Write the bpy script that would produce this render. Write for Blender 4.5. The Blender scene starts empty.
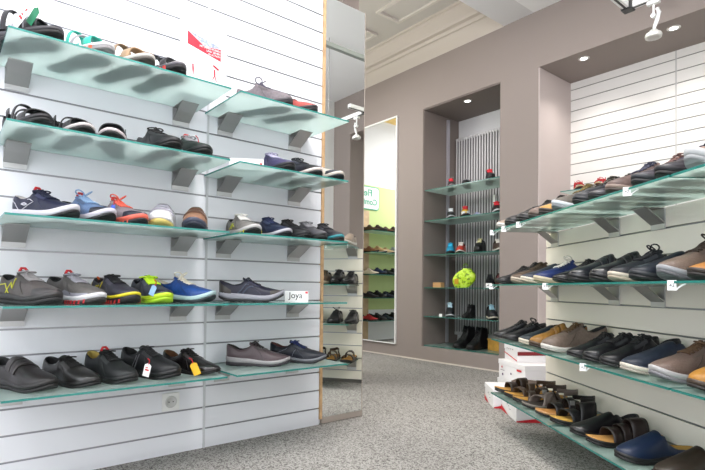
import bpy, bmesh, math, random
from math import sin, cos, pi, radians, sqrt
from mathutils import Vector, Matrix
random.seed(7)
S = bpy.context.scene
COL = S.collection

# ------------------------------------------------------------------ camera
YAW = radians(51.257)
cam_d = bpy.data.cameras.new('camera'); cam = bpy.data.objects.new('camera', cam_d); COL.objects.link(cam)
cam_d.sensor_fit = 'HORIZONTAL'; cam_d.sensor_width = 36; cam_d.lens = 505.914 / 705 * 36
cam_d.shift_x = 15.863 / 705; cam_d.shift_y = 45.638 / 705
cam_d.clip_start = 0.02
PITCH, ROLL = 0.0150736, 0.01015224
cam.matrix_world = (Matrix.Translation((0, 0, 0.76)) @ Matrix.Rotation(YAW, 4, 'Z') @ Matrix.Rotation(pi / 2 + PITCH, 4, 'X')
                    @ Matrix.Rotation(ROLL, 4, 'Z'))
S.camera = cam
# ------------------------------------------------------------------ world, lights, exposure
S.view_settings.view_transform = 'Standard'; S.view_settings.look = 'None'
S.view_settings.exposure = 0.1; S.view_settings.gamma = 1.0; S.view_settings.use_curve_mapping = False
w = bpy.data.worlds.new('daylight'); S.world = w; w.use_nodes = True
w.node_tree.nodes['Background'].inputs[0].default_value = (0.86, 0.93, 1.0, 1)
w.node_tree.nodes['Background'].inputs[1].default_value = 1.15

def area(name, loc, rot, sx, sy, e, col=(1, 1, 1), spread=180):
    d = bpy.data.lights.new(name, 'AREA'); d.shape = 'RECTANGLE'; d.size = sx; d.size_y = sy; d.energy = e; d.color = col
    d.spread = radians(spread)
    o = bpy.data.objects.new(name, d); COL.objects.link(o); o.location = loc; o.rotation_euler = [radians(a) for a in rot]
    return o
def spot(name, loc, tgt, e, ang=70, blend=.7, col=(1, .96, .9), r=.04):
    d = bpy.data.lights.new(name, 'SPOT'); d.energy = e; d.spot_size = radians(ang); d.spot_blend = blend; d.color = col
    d.shadow_soft_size = r
    o = bpy.data.objects.new(name, d); COL.objects.link(o); o.location = loc
    o.rotation_euler = (Vector(tgt) - Vector(loc)).to_track_quat('-Z', 'Y').to_euler()
    return o
# unseen cool area light added behind the camera as fill
area('rear_fill_light', (-0.6, -2.6, 1.6), (90, 0, 0), 2.6, 2.4, 66, (.94, .96, 1))
# unseen area lights added under the ceiling to fill aisle and hallway
area('aisle_top_fill', (-.9, .4, 3.17), (0, 0, 0), 1.2, 2.6, 36, (1, .99, .97))
area('aisle_back_fill', (-2.0, 3.0, 3.17), (0, 0, 0), .8, .8, 9, (1, .96, .92))
area('hallway_top_fill', (-4.1, 2.2, 3.18), (0, 0, 0), 1.0, 1.6, 62, (1, .985, .97))
def fill_point(name, loc, e, col=(1, .965, .955), r=.22):
    d = bpy.data.lights.new(name, 'POINT'); d.energy = e; d.color = col; d.shadow_soft_size = r
    o = bpy.data.objects.new(name, d); COL.objects.link(o); o.location = loc
# unseen point lights added to brighten ceilings and room, no fixtures modelled
fill_point('fill_aisle', (-.55, .9, 2.6), 58)
fill_point('fill_entrance', (-.5, -1.2, 2.6), 40)
fill_point('fill_hallway', (-4.6, 2.0, 2.3), 40, (1, .97, .95))
fill_point('fill_back', (-3.0, 3.05, 2.9), 6, (1, .96, .94), .15)
# wall washers of the track pointed at the shelves
for i, y in enumerate((0.05, .75, 1.4)):
    spot('wall_washer_left_%d' % i, (-1.15, y, 2.95), (-2.26, y + .05, 1.55), 11, 110, 1, (1, .97, .965), .6)
spot('gondola_spot', (-1.5, 1.2, 3.05), (-.75, 2.1, .6), 66, 85, .9, (1, .93, .83), .2)
spot('gondola_spot_far', (-2.1, 1.9, 3.05), (-1.3, 2.5, .6), 56, 75, .9, (1, .93, .83), .2)

# ------------------------------------------------------------------ materials
MATS = {}
def mat(name, col, rough=.5, metal=0., spec=.5, emit=None, noise=None, bump=None, scale=60, coat=0.):
    key = name
    if key in MATS: return MATS[key]
    m = bpy.data.materials.new(name); m.use_nodes = True; nt = m.node_tree; b = nt.nodes['Principled BSDF']
    b.inputs['Base Color'].default_value = (*col, 1); b.inputs['Roughness'].default_value = rough
    b.inputs['Metallic'].default_value = metal; b.inputs['Specular IOR Level'].default_value = spec
    if coat: b.inputs['Coat Weight'].default_value = coat; b.inputs['Coat Roughness'].default_value = .15
    if emit: b.inputs['Emission Color'].default_value = (*emit[:3], 1); b.inputs['Emission Strength'].default_value = emit[3]
    if noise or bump:
        tc = nt.nodes.new('ShaderNodeTexCoord'); n = nt.nodes.new('ShaderNodeTexNoise')
        n.inputs['Scale'].default_value = scale; n.inputs['Detail'].default_value = 4
        nt.links.new(tc.outputs['Object'], n.inputs['Vector'])
        if noise:
            r = nt.nodes.new('ShaderNodeValToRGB'); r.color_ramp.elements[0].position = .35; r.color_ramp.elements[1].position = .65
            r.color_ramp.elements[0].color = (*[c * (1 - noise) for c in col], 1)
            r.color_ramp.elements[1].color = (*[min(1, c * (1 + noise)) for c in col], 1)
            nt.links.new(n.outputs['Fac'], r.inputs['Fac']); nt.links.new(r.outputs['Color'], b.inputs['Base Color'])
        if bump:
            bp = nt.nodes.new('ShaderNodeBump'); bp.inputs['Strength'].default_value = bump; bp.inputs['Distance'].default_value = .002
            nt.links.new(n.outputs['Fac'], bp.inputs['Height']); nt.links.new(bp.outputs['Normal'], b.inputs['Normal'])
    MATS[key] = m
    return m
def lin(h):
    h = h.lstrip('#'); c = [int(h[i:i + 2], 16) / 255 for i in (0, 2, 4)]
    return tuple(x / 12.92 if x < .04045 else ((x + .055) / 1.055) ** 2.4 for x in c)
def ink(h):
    c = lin(h); l = .3 * c[0] + .6 * c[1] + .1 * c[2]; k = .45 + .45 * min(1, l / .12)
    return tuple(x * k for x in c)
def hx(h, rough=.55, **k):
    return mat('c_%s_%d' % (h.strip('#'), int(rough * 100)), ink(h), rough, **k)

BOARD = mat('slat_board_white', (.83, .84, .89), .3)
BOARD_W = mat('slat_board_warm', (.80, .78, .755), .38)
BOARD_G = mat('slat_board_gondola', (.87, .81, .715), .3)
ALU = mat('groove_aluminium', (.62, .63, .67), .25, 1.)
ALU2 = mat('brushed_metal', (.46, .45, .44), .42, .75)
GROOVED = mat('groove_dark', (.34, .34, .37), .3, .9)
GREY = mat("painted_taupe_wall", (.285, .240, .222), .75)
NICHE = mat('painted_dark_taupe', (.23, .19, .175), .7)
REVEAL = mat('painted_pale_reveal', (.60, .52, .50), .7)
CEIL = mat('ceiling_white', (.92, .92, .94), .8)
BEAM = mat('beam_grey_paint', (.74, .735, .755), .8)
STUCCO = mat('stucco_cream', (.56, .50, .45), .8)
WHITE = mat('white_paint', (.82, .82, .82), .6)
GREENW = mat('lime_green_wall', (.62, .74, .32), .7)
OAK = mat('oak_edge', (.56, .36, .19), .5, noise=.15, scale=25)
MIRROR = mat('mirror_silver', (.86, .88, .87), .0, 1.)
PLASTIC = mat('white_plastic', (.85, .85, .84), .35)
PAPER = mat('paper_white', (.88, .88, .88), .7)
RED = mat('print_red', lin('#c8202c'), .5)
BLACKP = mat('print_black', (.02, .02, .025), .5)
CARD = mat('shoebox_white', (.80, .78, .79), .5)
CORK = hx('#c08c3c', .6)

def carpet():
    m = bpy.data.materials.new('speckled_carpet'); m.use_nodes = True; nt = m.node_tree; b = nt.nodes['Principled BSDF']
    b.inputs['Roughness'].default_value = .95; b.inputs['Specular IOR Level'].default_value = .1
    tc = nt.nodes.new('ShaderNodeTexCoord')
    def ramp(scale, det, c0, c1, p0, p1):
        n = nt.nodes.new('ShaderNodeTexNoise'); n.inputs['Scale'].default_value = scale; n.inputs['Detail'].default_value = det
        n.inputs['Roughness'].default_value = .85 if scale > 10 else .5
        r = nt.nodes.new('ShaderNodeValToRGB'); e = r.color_ramp.elements
        e[0].position = p0; e[1].position = p1; e[0].color = (*c0, 1); e[1].color = (*c1, 1)
        nt.links.new(tc.outputs['Object'], n.inputs['Vector']); nt.links.new(n.outputs['Fac'], r.inputs['Fac'])
        return r, n
    vo = nt.nodes.new('ShaderNodeTexVoronoi'); vo.inputs['Scale'].default_value = 190; nt.links.new(tc.outputs['Object'], vo.inputs['Vector'])
    bw = nt.nodes.new('ShaderNodeSeparateColor'); nt.links.new(vo.outputs['Color'], bw.inputs[0])
    n1 = nt.nodes.new('ShaderNodeTexNoise'); n1.inputs['Scale'].default_value = 45; n1.inputs['Detail'].default_value = 3; nt.links.new(tc.outputs['Object'], n1.inputs['Vector'])
    ad = nt.nodes.new('ShaderNodeMath'); ad.operation = 'MULTIPLY_ADD'; ad.inputs[1].default_value = .9
    nt.links.new(n1.outputs['Fac'], ad.inputs[0]); nt.links.new(bw.outputs[0], ad.inputs[2])
    r1 = nt.nodes.new('ShaderNodeValToRGB'); e = r1.color_ramp.elements
    e[0].position = .40; e[0].color = (.085, .078, .074, 1); e[1].position = 1.15 - .15; e[1].color = (.345, .330, .312, 1)
    m_ = e.new(.72); m_.color = (.175, .165, .156, 1)
    nt.links.new(ad.outputs[0], r1.inputs['Fac'])
    r2, n2 = ramp(1.2, 2, (.9, .9, .9), (1.08, 1.08, 1.08), .3, .7)
    mx = nt.nodes.new('ShaderNodeMix'); mx.data_type = 'RGBA'; mx.blend_type = 'MULTIPLY'; mx.inputs[0].default_value = 1
    nt.links.new(r1.outputs[0], mx.inputs[6]); nt.links.new(r2.outputs[0], mx.inputs[7])
    nt.links.new(mx.outputs[2], b.inputs['Base Color'])
    bp = nt.nodes.new('ShaderNodeBump'); bp.inputs['Strength'].default_value = .3; bp.inputs['Distance'].default_value = .003
    nt.links.new(bw.outputs[0], bp.inputs['Height']); nt.links.new(bp.outputs[0], b.inputs['Normal'])
    return m
CARPET = carpet()

def glassmat(name, tint, trans, frost, gl):
    m = bpy.data.materials.new(name); m.use_nodes = True; nt = m.node_tree
    for n in list(nt.nodes): nt.nodes.remove(n)
    out = nt.nodes.new('ShaderNodeOutputMaterial')
    tr = nt.nodes.new('ShaderNodeBsdfTranslucent'); tr.inputs[0].default_value = (*frost, 1)
    df = nt.nodes.new('ShaderNodeBsdfDiffuse'); df.inputs[0].default_value = (*frost, 1)
    tp = nt.nodes.new('ShaderNodeBsdfTransparent'); tp.inputs[0].default_value = (*tint, 1)
    g = nt.nodes.new('ShaderNodeBsdfGlossy'); g.inputs['Roughness'].default_value = gl; g.inputs[0].default_value = (.9, 1, .97, 1)
    m1 = nt.nodes.new('ShaderNodeMixShader'); m1.inputs[0].default_value = .12
    nt.links.new(tr.outputs[0], m1.inputs[1]); nt.links.new(df.outputs[0], m1.inputs[2])
    m2 = nt.nodes.new('ShaderNodeMixShader'); m2.inputs[0].default_value = trans
    nt.links.new(m1.outputs[0], m2.inputs[1]); nt.links.new(tp.outputs[0], m2.inputs[2])
    fr = nt.nodes.new('ShaderNodeFresnel'); fr.inputs[0].default_value = 1.45
    m3 = nt.nodes.new('ShaderNodeMixShader'); nt.links.new(fr.outputs[0], m3.inputs[0])
    nt.links.new(m2.outputs[0], m3.inputs[1]); nt.links.new(g.outputs[0], m3.inputs[2])
    nt.links.new(m3.outputs[0], out.inputs[0])
    return m
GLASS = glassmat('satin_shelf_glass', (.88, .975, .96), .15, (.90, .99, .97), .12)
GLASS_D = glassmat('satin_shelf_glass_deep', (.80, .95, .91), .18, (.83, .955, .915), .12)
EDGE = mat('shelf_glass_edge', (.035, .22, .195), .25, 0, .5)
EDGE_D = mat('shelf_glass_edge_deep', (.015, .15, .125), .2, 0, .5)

# ------------------------------------------------------------------ mesh helpers
class MB:
    def __init__(s): s.v = []; s.f = []; s.m = []; s.sm = []
    def quad(s, idx, m=0, sm=False): s.f.append(tuple(idx)); s.m.append(m); s.sm.append(sm)
    def box(s, x0, y0, z0, x1, y1, z1, m=0):
        b = len(s.v)
        s.v += [(x, y, z) for z in (z0, z1) for y in (y0, y1) for x in (x0, x1)]
        for q in ((0, 2, 3, 1), (4, 5, 7, 6), (0, 1, 5, 4), (2, 6, 7, 3), (0, 4, 6, 2), (1, 3, 7, 5)): s.quad([b + i for i in q], m)
        return s
    def grid(s, P, m=0, sm=True, closeu=False, closev=False, mf=None):
        b = len(s.v); nu = len(P); nv = len(P[0])
        for r in P: s.v += [tuple(p) for p in r]
        for i in range(nu if closeu else nu - 1):
            for j in range(nv if closev else nv - 1):
                i2 = (i + 1) % nu; j2 = (j + 1) % nv
                s.quad([b + i * nv + j, b + i2 * nv + j, b + i2 * nv + j2, b + i * nv + j2], mf(i, j) if mf else m, sm)
        return s
    def fan(s, pts, m=0):
        b = len(s.v); s.v += [tuple(p) for p in pts]; s.quad(range(b, b + len(pts)), m)
    def tube(s, pts, r, n=6, m=0, caps=True, closed=False):
        pts = [Vector(p) for p in pts]; rings = []
        up = Vector((0, 0, 1)); N = len(pts)
        for i, p in enumerate(pts):
            if closed: d = (pts[(i + 1) % N] - pts[i - 1])
            else: d = (pts[min(i + 1, N - 1)] - pts[max(i - 1, 0)])
            d = d.normalized() if d.length > 1e-9 else Vector((1, 0, 0))
            a = d.cross(up)
            if a.length < .05: a = d.cross(Vector((0, 1, 0)))
            a.normalize(); c = d.cross(a)
            rr = r[i] if isinstance(r, (list, tuple)) else r
            rings.append([p + a * cos(2 * pi * k / n) * rr + c * sin(2 * pi * k / n) * rr for k in range(n)])
        s.grid(rings, m, True, closeu=closed, closev=True)
        if caps and not closed:
            s.fan(rings[0], m); s.fan(rings[-1], m)
        return s
    def cyl(s, c, r, h, n=20, m=0, axis='z', r2=None):
        r2 = r if r2 is None else r2
        def P(a, rr, t):
            x, y = rr * cos(a), rr * sin(a)
            return {'z': (c[0] + x, c[1] + y, c[2] + t), 'x': (c[0] + t, c[1] + x, c[2] + y), 'y': (c[0] + x, c[1] + t, c[2] + y)}[axis]
        A = [P(2 * pi * k / n, r, 0) for k in range(n)]; B = [P(2 * pi * k / n, r2, h) for k in range(n)]
        s.grid([A, B], m, True, closev=True); s.fan(A, m); s.fan(B, m)
        return s
    def prism(s, prof, axis, a, b, m=0):
        # prof: list of (p,q); extruded between a and b along axis ('y': p=x,q=z ; 'x': p=y,q=z)
        f = (lambda p, q, t: (p, t, q)) if axis == 'y' else (lambda p, q, t: (t, p, q))
        A = [f(p, q, a) for p, q in prof]; B = [f(p, q, b) for p, q in prof]
        s.grid([A, B], m, False, closev=True); s.fan(A, m); s.fan(B, m)
        return s
    def mesh(s, name, mats, M=None, fix=True):
        me = bpy.data.meshes.new(name)
        me.from_pydata([tuple(M @ Vector(v)) if M else v for v in s.v], [], s.f)
        for m in mats: me.materials.append(m)
        me.polygons.foreach_set('material_index', s.m); me.polygons.foreach_set('use_smooth', s.sm)
        if fix:
            bm = bmesh.new(); bm.from_mesh(me); bmesh.ops.recalc_face_normals(bm, faces=bm.faces); bm.to_mesh(me); bm.free()
        me.update()
        return me
    def obj(s, name, mats, parent=None, M=None, bevel=0):
        if not isinstance(mats, (list, tuple)): mats = [mats]
        o = bpy.data.objects.new(name, s.mesh(name, mats, M)); COL.objects.link(o)
        if parent: o.parent = parent
        if bevel:
            b = o.modifiers.new('bevel', 'BEVEL'); b.width = bevel; b.segments = 2; b.limit_method = 'ANGLE'
        return o
def B(*a): return MB().box(*a)
def tag(o, label, cat, group=None):
    o['label'] = label; o['category'] = cat
    if group: o['group'] = group
    return o
def struct(o): o['kind'] = 'structure'; return o
def thing(name, loc, rz=0, label='', cat='', group=None):
    o = bpy.data.objects.new(name, None); COL.objects.link(o); o.location = loc; o.rotation_euler = (0, 0, rz); o.empty_display_size = .05
    return tag(o, label, cat, group)
def text(body, size, name, m, parent=None, loc=(0, 0, 0), rot=(0, 0, 0), depth=.0004, align='CENTER', off=0.):
    cu = bpy.data.curves.new('t', 'FONT'); cu.body = body; cu.size = size; cu.extrude = depth; cu.offset = off; cu.align_x = align; cu.align_y = 'CENTER'
    o = bpy.data.objects.new('t', cu); COL.objects.link(o)
    bpy.context.view_layer.update()
    me = bpy.data.meshes.new_from_object(o.evaluated_get(bpy.context.evaluated_depsgraph_get()))
    bpy.data.objects.remove(o); me.materials.clear(); me.materials.append(m)
    r = bpy.data.objects.new(name, me); COL.objects.link(r); r.parent = parent; r.location = loc; r.rotation_euler = rot
    return r

# ------------------------------------------------------------------ structure
XL = -2.26; YB = 4.11; ZC = 3.21
B(-5.7, -3.2, -.04, 2.6, 4.8, 0).obj('floor', CARPET)['kind'] = 'structure'

def slat(mb, plane_pt, along0, along1, z0, z1, first, step, axis, sgn, depth=.018, gap=.007):
    """slatted panel: profile of boards (0) and aluminium groove inserts (1); surface faces sgn along axis"""
    prof = [(0, z0, 0)]
    z = first
    while z < z1 - .01:
        if z > z0 + .01:
            prof += [(0, z - gap / 2, 0), (-.009, z - gap / 2, 1), (-.009, z + gap / 2, 2), (0, z + gap / 2, 1)]
        z += step
    prof += [(0, z1, 0)]
    pts0 = []; pts1 = []; ms = []
    for d, zz, mm in prof:
        v = plane_pt + sgn * d
        if axis == 'x': pts0.append((v, along0, zz)); pts1.append((v, along1, zz))
        else: pts0.append((along0, v, zz)); pts1.append((along1, v, zz))
        ms.append(mm)
    mb.grid([pts0, pts1], 0, False, mf=lambda i, j: ms[j + 1])
    # back slab
    bk = plane_pt - sgn * depth
    if axis == 'x': mb.box(min(bk, plane_pt - sgn * .010), along0, z0, max(bk, plane_pt - sgn * .010), along1, z1, 0)
    else: mb.box(along0, min(bk, plane_pt - sgn * .010), z0, along1, max(bk, plane_pt - sgn * .010), z1, 0)
# left slatwall panels (seam strip at y=1.0)
mb = MB()
slat(mb, XL, 1.018 + .006, 1.695, .02, 2.42, .092, .1, 'x', 1)
slat(mb, XL, -.02, 1.018 - .006, .02, 2.42, .092, .1, 'x', 1)
slat(mb, XL, -1.6, -.032, .02, 2.42, .092, .1, 'x', 1)
mb.box(XL - .09, -1.6, 0, XL - .019, 2.012, 2.42, 0)
mb.box(XL - .018, -1.6, 0, XL - .004, 1.70, .02, 0)
struct(mb.obj('wall_left', [BOARD, ALU, GROOVED]))
mb = MB(); mb.box(XL - .018, 1.0125, .0, XL + .0015, 1.0235, 2.42); mb.box(XL - .018, -.031, .0, XL + .0015, -.021, 2.42)
struct(mb.obj('trim_1', mat('seam_strip', (.62, .63, .66), .4)))
struct(B(XL - .03, 1.697, .03, XL + .004, 1.716, 2.44).obj('trim_2', OAK))
# mirror on the partition end
t = thing('wall_mirror', (XL, 1.86, .025), 0, 'tall narrow mirror beside the oak-edged end of the left slatted wall', 'mirror')
B(-.016, -.142, .012, .002, .150, 2.39).obj('mirror_glass', MIRROR, t)
mb = MB(); mb.box(-.018, .1505, -.02, .003, .155, 2.392); mb.box(-.018, -.143, -.022, .0, .155, .011); mb.obj('mirror_frame', mat('mirror_trim', (.35, .30, .26), .4), t)
# grey back wall with niche and recess
def wallseg(mb, x0, x1, z0, z1, m=0, y0=YB, y1=YB + .60): mb.box(x0, y0, z0, x1, y1, z1, m)
mb = MB()
wallseg(mb, -5.7, -3.66, 0, ZC); wallseg(mb, -3.66, -2.71, 2.70, ZC); wallseg(mb, -3.66, -2.71, 0, .15)
wallseg(mb, -2.71, -2.335, 0, ZC); wallseg(mb, -2.335, .36, 2.71, ZC); wallseg(mb, .36, .69, 0, ZC)
struct(mb.obj('wall_back', GREY))
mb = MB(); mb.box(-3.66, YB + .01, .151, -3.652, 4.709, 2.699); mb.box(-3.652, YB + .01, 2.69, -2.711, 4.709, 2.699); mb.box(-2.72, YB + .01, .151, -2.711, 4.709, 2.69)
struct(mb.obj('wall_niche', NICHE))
struct(B(-3.66, 4.712, 0, -2.70, 4.75, 2.72).obj('wall_niche_back', mat('niche_back_paint', (.78, .78, .80), .7)))
mb = MB(); mb.box(-2.344, YB + .004, 0, -2.326, 4.672, 2.708)
struct(mb.obj('wall_recess', REVEAL))
mb = MB()
slat(mb, 4.67, -2.326, -1.468, .02, 2.71, .142, .1, 'y', -1); slat(mb, 4.67, -1.458, -.59, .02, 2.71, .142, .1, 'y', -1)
slat(mb, 4.67, -.58, .359, .02, 2.71, .142, .1, 'y', -1)
struct(mb.obj('wall_recess_slats', [BOARD_W, ALU2, mat('groove_grey', (.2, .19, .18), .5)]))
mb = MB(); mb.box(-1.468, 4.668, .0, -1.458, 4.69, 2.71); mb.box(-.59, 4.668, .0, -.58, 4.69, 2.71)
struct(mb.obj('trim_3', mat('seam_strip_warm', (.55, .54, .53), .4)))
struct(B(-5.7, YB - .012, 0, -2.335, YB, .012).obj('baseboard_back', mat('carpet_edge', (.62, .56, .50), .7)))
struct(B(.69, -3.0, 0, .79, 4.7, 3.6).obj('wall_right', WHITE))
# hallway behind the partition
mb = MB(); mb.box(-5.6, -3, .0, -5.5, YB, .45, 1); mb.box(-5.6, -3, .45, -5.5, YB, 2.28, 0); mb.box(-5.6, -3, 2.28, -5.5, YB, 3.7, 1)
struct(mb.obj('wall_hallway', [GREENW, WHITE]))
struct(B(-5.499, 1.2, 3.28, -5.46, 3.7, 3.48).obj('trim_4', mat('yellow_frieze', (.85, .60, .22), .6)))
struct(B(-3.75, 2.60, 0, -3.19, 2.77, 3.7).obj('wall_pier', GREY))
# ceiling
struct(B(-2.38, -3.0, ZC, .7, 4.75, ZC + .05).obj('ceiling', CEIL))
struct(B(-2.68, -3.0, ZC, -2.38, 4.75, ZC + .30).obj('ceiling_beam', BEAM))
struct(B(-5.7, -3.0, 3.50, -2.68, 4.75, 3.56).obj('ceiling_stucco', mat('stucco_ceiling', (.58, .55, .52), .8)))
pf = [(4.75, 3.21), (4.11, 3.205), (4.02, 3.315), (4.00, 3.32), (3.995, 3.352), (3.955, 3.358), (3.945, 3.385), (3.885, 3.45), (3.88, 3.475), (3.862, 3.48), (3.858, 3.50), (4.75, 3.50)]
mb = MB(); mb.prism(pf, 'x', -5.7, -2.681)
struct(mb.obj('trim_5', STUCCO))
mb = MB()
for (x0, y0, x1, y1) in ((-3.64, 3.38, -2.70, 3.41), (-3.64, 3.67, -2.70, 3.70), (-3.64, 3.411, -3.61, 3.669), (-5.4, 3.67, -3.95, 3.70), (-5.4, 3.38, -3.95, 3.41), (-3.98, 3.411, -3.95, 3.669)):
    mb.box(x0, y0, 3.478, x1, y1, 3.499)
struct(mb.obj('trim_6', mat('stucco_frame', (.66, .62, .58), .8)))

# mirror on the grey wall
t = thing('wall_mirror', (-4.33, YB, .15), 0, 'large white-framed mirror hung on the taupe wall left of the niche', 'mirror')
B(-.42, -.014, .0, .282, -.004, 2.56).obj('mirror_glass', MIRROR, t)
mb = MB(); mb.box(.282, -.022, -.012, .297, -.002, 2.575); mb.box(-.44, -.022, -.012, .282, -.002, -.001); mb.box(-.44, -.022, 2.56, .282, -.002, 2.575); mb.box(-.455, -.022, -.012, -.44, -.002, 2.575)
mb.obj('mirror_frame', PLASTIC, t)

# recessed downlights
def downlight(x, y, z, lab):
    t = thing('recessed_downlight', (x, y, z), 0, lab, 'downlight', 'recessed downlights')
    mb = MB(); n = 28
    mb.grid([[(r * cos(2 * pi * k / n), r * sin(2 * pi * k / n), zz) for k in range(n)] for r, zz in ((.026, -.002), (.03, -.006), (.043, -.006), (.045, -.001))], 0, True, closev=True)
    mb.obj('rim', mat('downlight_rim', (.7, .68, .66), .3, .6), t)
    MB().cyl((0, 0, -.003), .027, .002).obj('lamp_lens', mat('lamp_glow', (1, 1, 1), .5, emit=(1, .97, .92, 9)), t)
    return t
downlight(-3.188, 4.25, 2.69, 'small round downlight in the dark ceiling of the narrow niche')
downlight(-2.002, 4.24, 2.71, 'round downlight in the recess ceiling nearer its left corner')
downlight(-1.347, 4.25, 2.71, 'round downlight in the recess ceiling above the slatted panel seam')
downlight(-.69, 4.25, 2.71, 'round downlight in the recess ceiling, farthest right')
for x, e in ((-3.188, 12), (-2.0, 17), (-1.347, 17), (-.69, 17)):
    spot('downlight_beam', (x, 4.27, 2.68), (x, 4.5 if x > -3 else 4.4, 0), e, 120, 1, (1, .95, .9), .03)

# ------------------------------------------------------------------ track with spotlight
TX, TY, TZ = -1.175, 3.0, 2.325
t = thing('light_track', (TX, TY, TZ), 0, 'white L-shaped lighting track with black corner joint hanging from the ceiling', 'light track')
B(-.018, -.20, -.0, .018, -.03, .032).obj('rail', PLASTIC, t)
B(.03, -.018, -.0, 1.4, .018, .032).obj('rail', PLASTIC, t)
B(-.006, -.20, -.001, .006, -.03, .006).obj('rail_groove', mat('track_black', (.02, .02, .02), .4), t)
B(.03, -.006, -.001, 1.4, .006, .006).obj('rail_groove', MATS['track_black'], t)
B(-.024, -.032, -.008, .032, .024, .035).obj('corner_joint', MATS['track_black'], t, bevel=.003)
for dx, dy in ((.55, 0), (1.25, 0)): MB().cyl((dx, dy, .03), .004, ZC - TZ - .03, 8).obj('suspension_rod', ALU2, t)
def trackspot(loc, rz, lab):
    t = thing('track_spotlight', loc, rz, lab, 'spotlight'); t.scale = (.86,) * 3
    MB().box(-.035, -.016, -.028, .035, .016, -.004).obj('adapter', PLASTIC, t, bevel=.003)
    MB().cyl((0, 0, -.095), .006, .07, 10).obj('stem', PLASTIC, t)
    MB().cyl((0, -.012, -.10), .014, .024, 16, 0, 'y').obj('swivel', PLASTIC, t)
    mb = MB(); mb.tube([(.02, 0, -.06), (.03, 0, -.09), (.02, 0, -.13), (.008, 0, -.165), (0, 0, -.195)], [.012, .013, .013, .011, .008], 8); mb.obj('arm', PLASTIC, t)
    mb = MB(); n = 24
    mb.grid([[(r * cos(2 * pi * k / n), r * sin(2 * pi * k / n), z) for k in range(n)] for r, z in ((.002, -.188), (.02, -.19), (.026, -.20), (.043, -.212), (.047, -.222), (.045, -.238), (.036, -.239), (.030, -.228), (.001, -.225))], 0, True, closev=True)
    mb.obj('lamp_head', mat('spot_head', (.78, .77, .74), .3, .3), t)
    return t
trackspot((-1.045, 3.0, TZ), 0, 'small white spotlight hanging from the near track over the right shelves')
t = thing('light_track', (-1.2, 2.75, 2.77), 0, 'grey straight lighting track seen in the tall left mirror', 'light track')
B(-.02, -3.4, 0, .02, 1.0, .035).obj('rail', mat('track_grey', (.30, .33, .31), .4), t)
for dy in (-.6, -2.4): MB().cyl((0, dy, .03), .004, ZC - 2.80, 8).obj('suspension_rod', ALU2, t)

# ------------------------------------------------------------------ shelves and brackets
def glass_shelf(M, a0, a1, depth, z, lab, grp, mats, th=.0072):
    mb = MB(); mb.box(a0, 0.004, z - th, a1, depth, z, 0)
    for k in (2, 3, 4, 5): mb.m[k] = 1
    o = mb.obj('glass_shelf', mats, None, None)
    o.matrix_world = M
    return tag(o, lab, 'shelf', grp)
def bracket(M, a, z, lab, grp, wd=.078, d=.115, h=.060):
    t = thing('shelf_bracket', (0, 0, 0), 0, lab, 'bracket', grp)
    t.matrix_world = M @ Matrix.Translation((a, 0, z))
    w2 = wd / 2
    MB().prism([(.0015, -.003), (.006, -.003), (.006, -h - .02), (.0015, -h - .02)], 'x', -w2, w2).obj('back_plate', mat('bracket_plate', (.62, .62, .63), .35, .5), t)
    MB().prism([(.006, -h), (.006, -h + .006), (d - .008, -.004), (d, -.004), (d, -.0005), (d - .012, -.0005)], 'x', -w2, w2).obj('slanted_plate', ALU2, t)
    MB().prism([(.006, -.004), (d - .01, -.004), (d - .01, -.0005), (.006, -.0005)], 'x', -w2, w2).obj('top_plate', ALU2, t)
    return t
# frames: local x = along the wall, local y = out from the wall
ML = Matrix(((0, 1, 0, XL), (1, 0, 0, 0), (0, 0, 1, 0), (0, 0, 0, 1)))       # left wall: along=+Y, out=+X
ZL = [1.585, 1.289, .99, .692, .394]
rn = ['top', 'second', 'third', 'fourth', 'bottom']
for i, z in enumerate(ZL):
    glass_shelf(ML, .178, .957, .36, z, '%s satin glass shelf on the near half of the left slatted wall' % rn[i], 'glass shelves on the left wall', [GLASS, EDGE])
    glass_shelf(ML, 1.0, 1.592, .36, z, '%s satin glass shelf on the left wall half next to the mirror' % rn[i], 'glass shelves on the left wall', [GLASS, EDGE])
    for a, nm in ((.242, 'first'), (.884, 'second'), (1.105, 'third'), (1.512, 'fourth')):
        bracket(ML, a, z - .008, 'grey metal bracket, %s from the left under the %s shelf of the left wall' % (nm, rn[i]), 'brackets of the left wall')
# shelf of the neighbouring bay, cut by the picture edge
glass_shelf(ML, -.62, .135, .36, .99, 'glass shelf of the neighbouring bay at the far left edge', 'glass shelves on the left wall', [GLASS, EDGE])

# gondola on the right
G0 = Vector((-1.495, 2.723, 0)); ga = radians(0); Gd = Vector((.812, -.584, 0)).normalized(); Gn = Vector((-.584, -.812, 0)).normalized()
MG = Matrix(((Gd.x, Gn.x, 0, G0.x), (Gd.y, Gn.y, 0, G0.y), (0, 0, 1, 0), (0, 0, 0, 1)))
GL = 2.45
t = thing('display_gondola', (0, 0, 0), 0, 'long low slatted display wall on the right carrying four glass shelves', 'display stand')
t.matrix_world = MG
mb = MB(); slat(mb, 0, 0, GL, .03, 1.078, .1, .1, 'y', 1)
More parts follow.
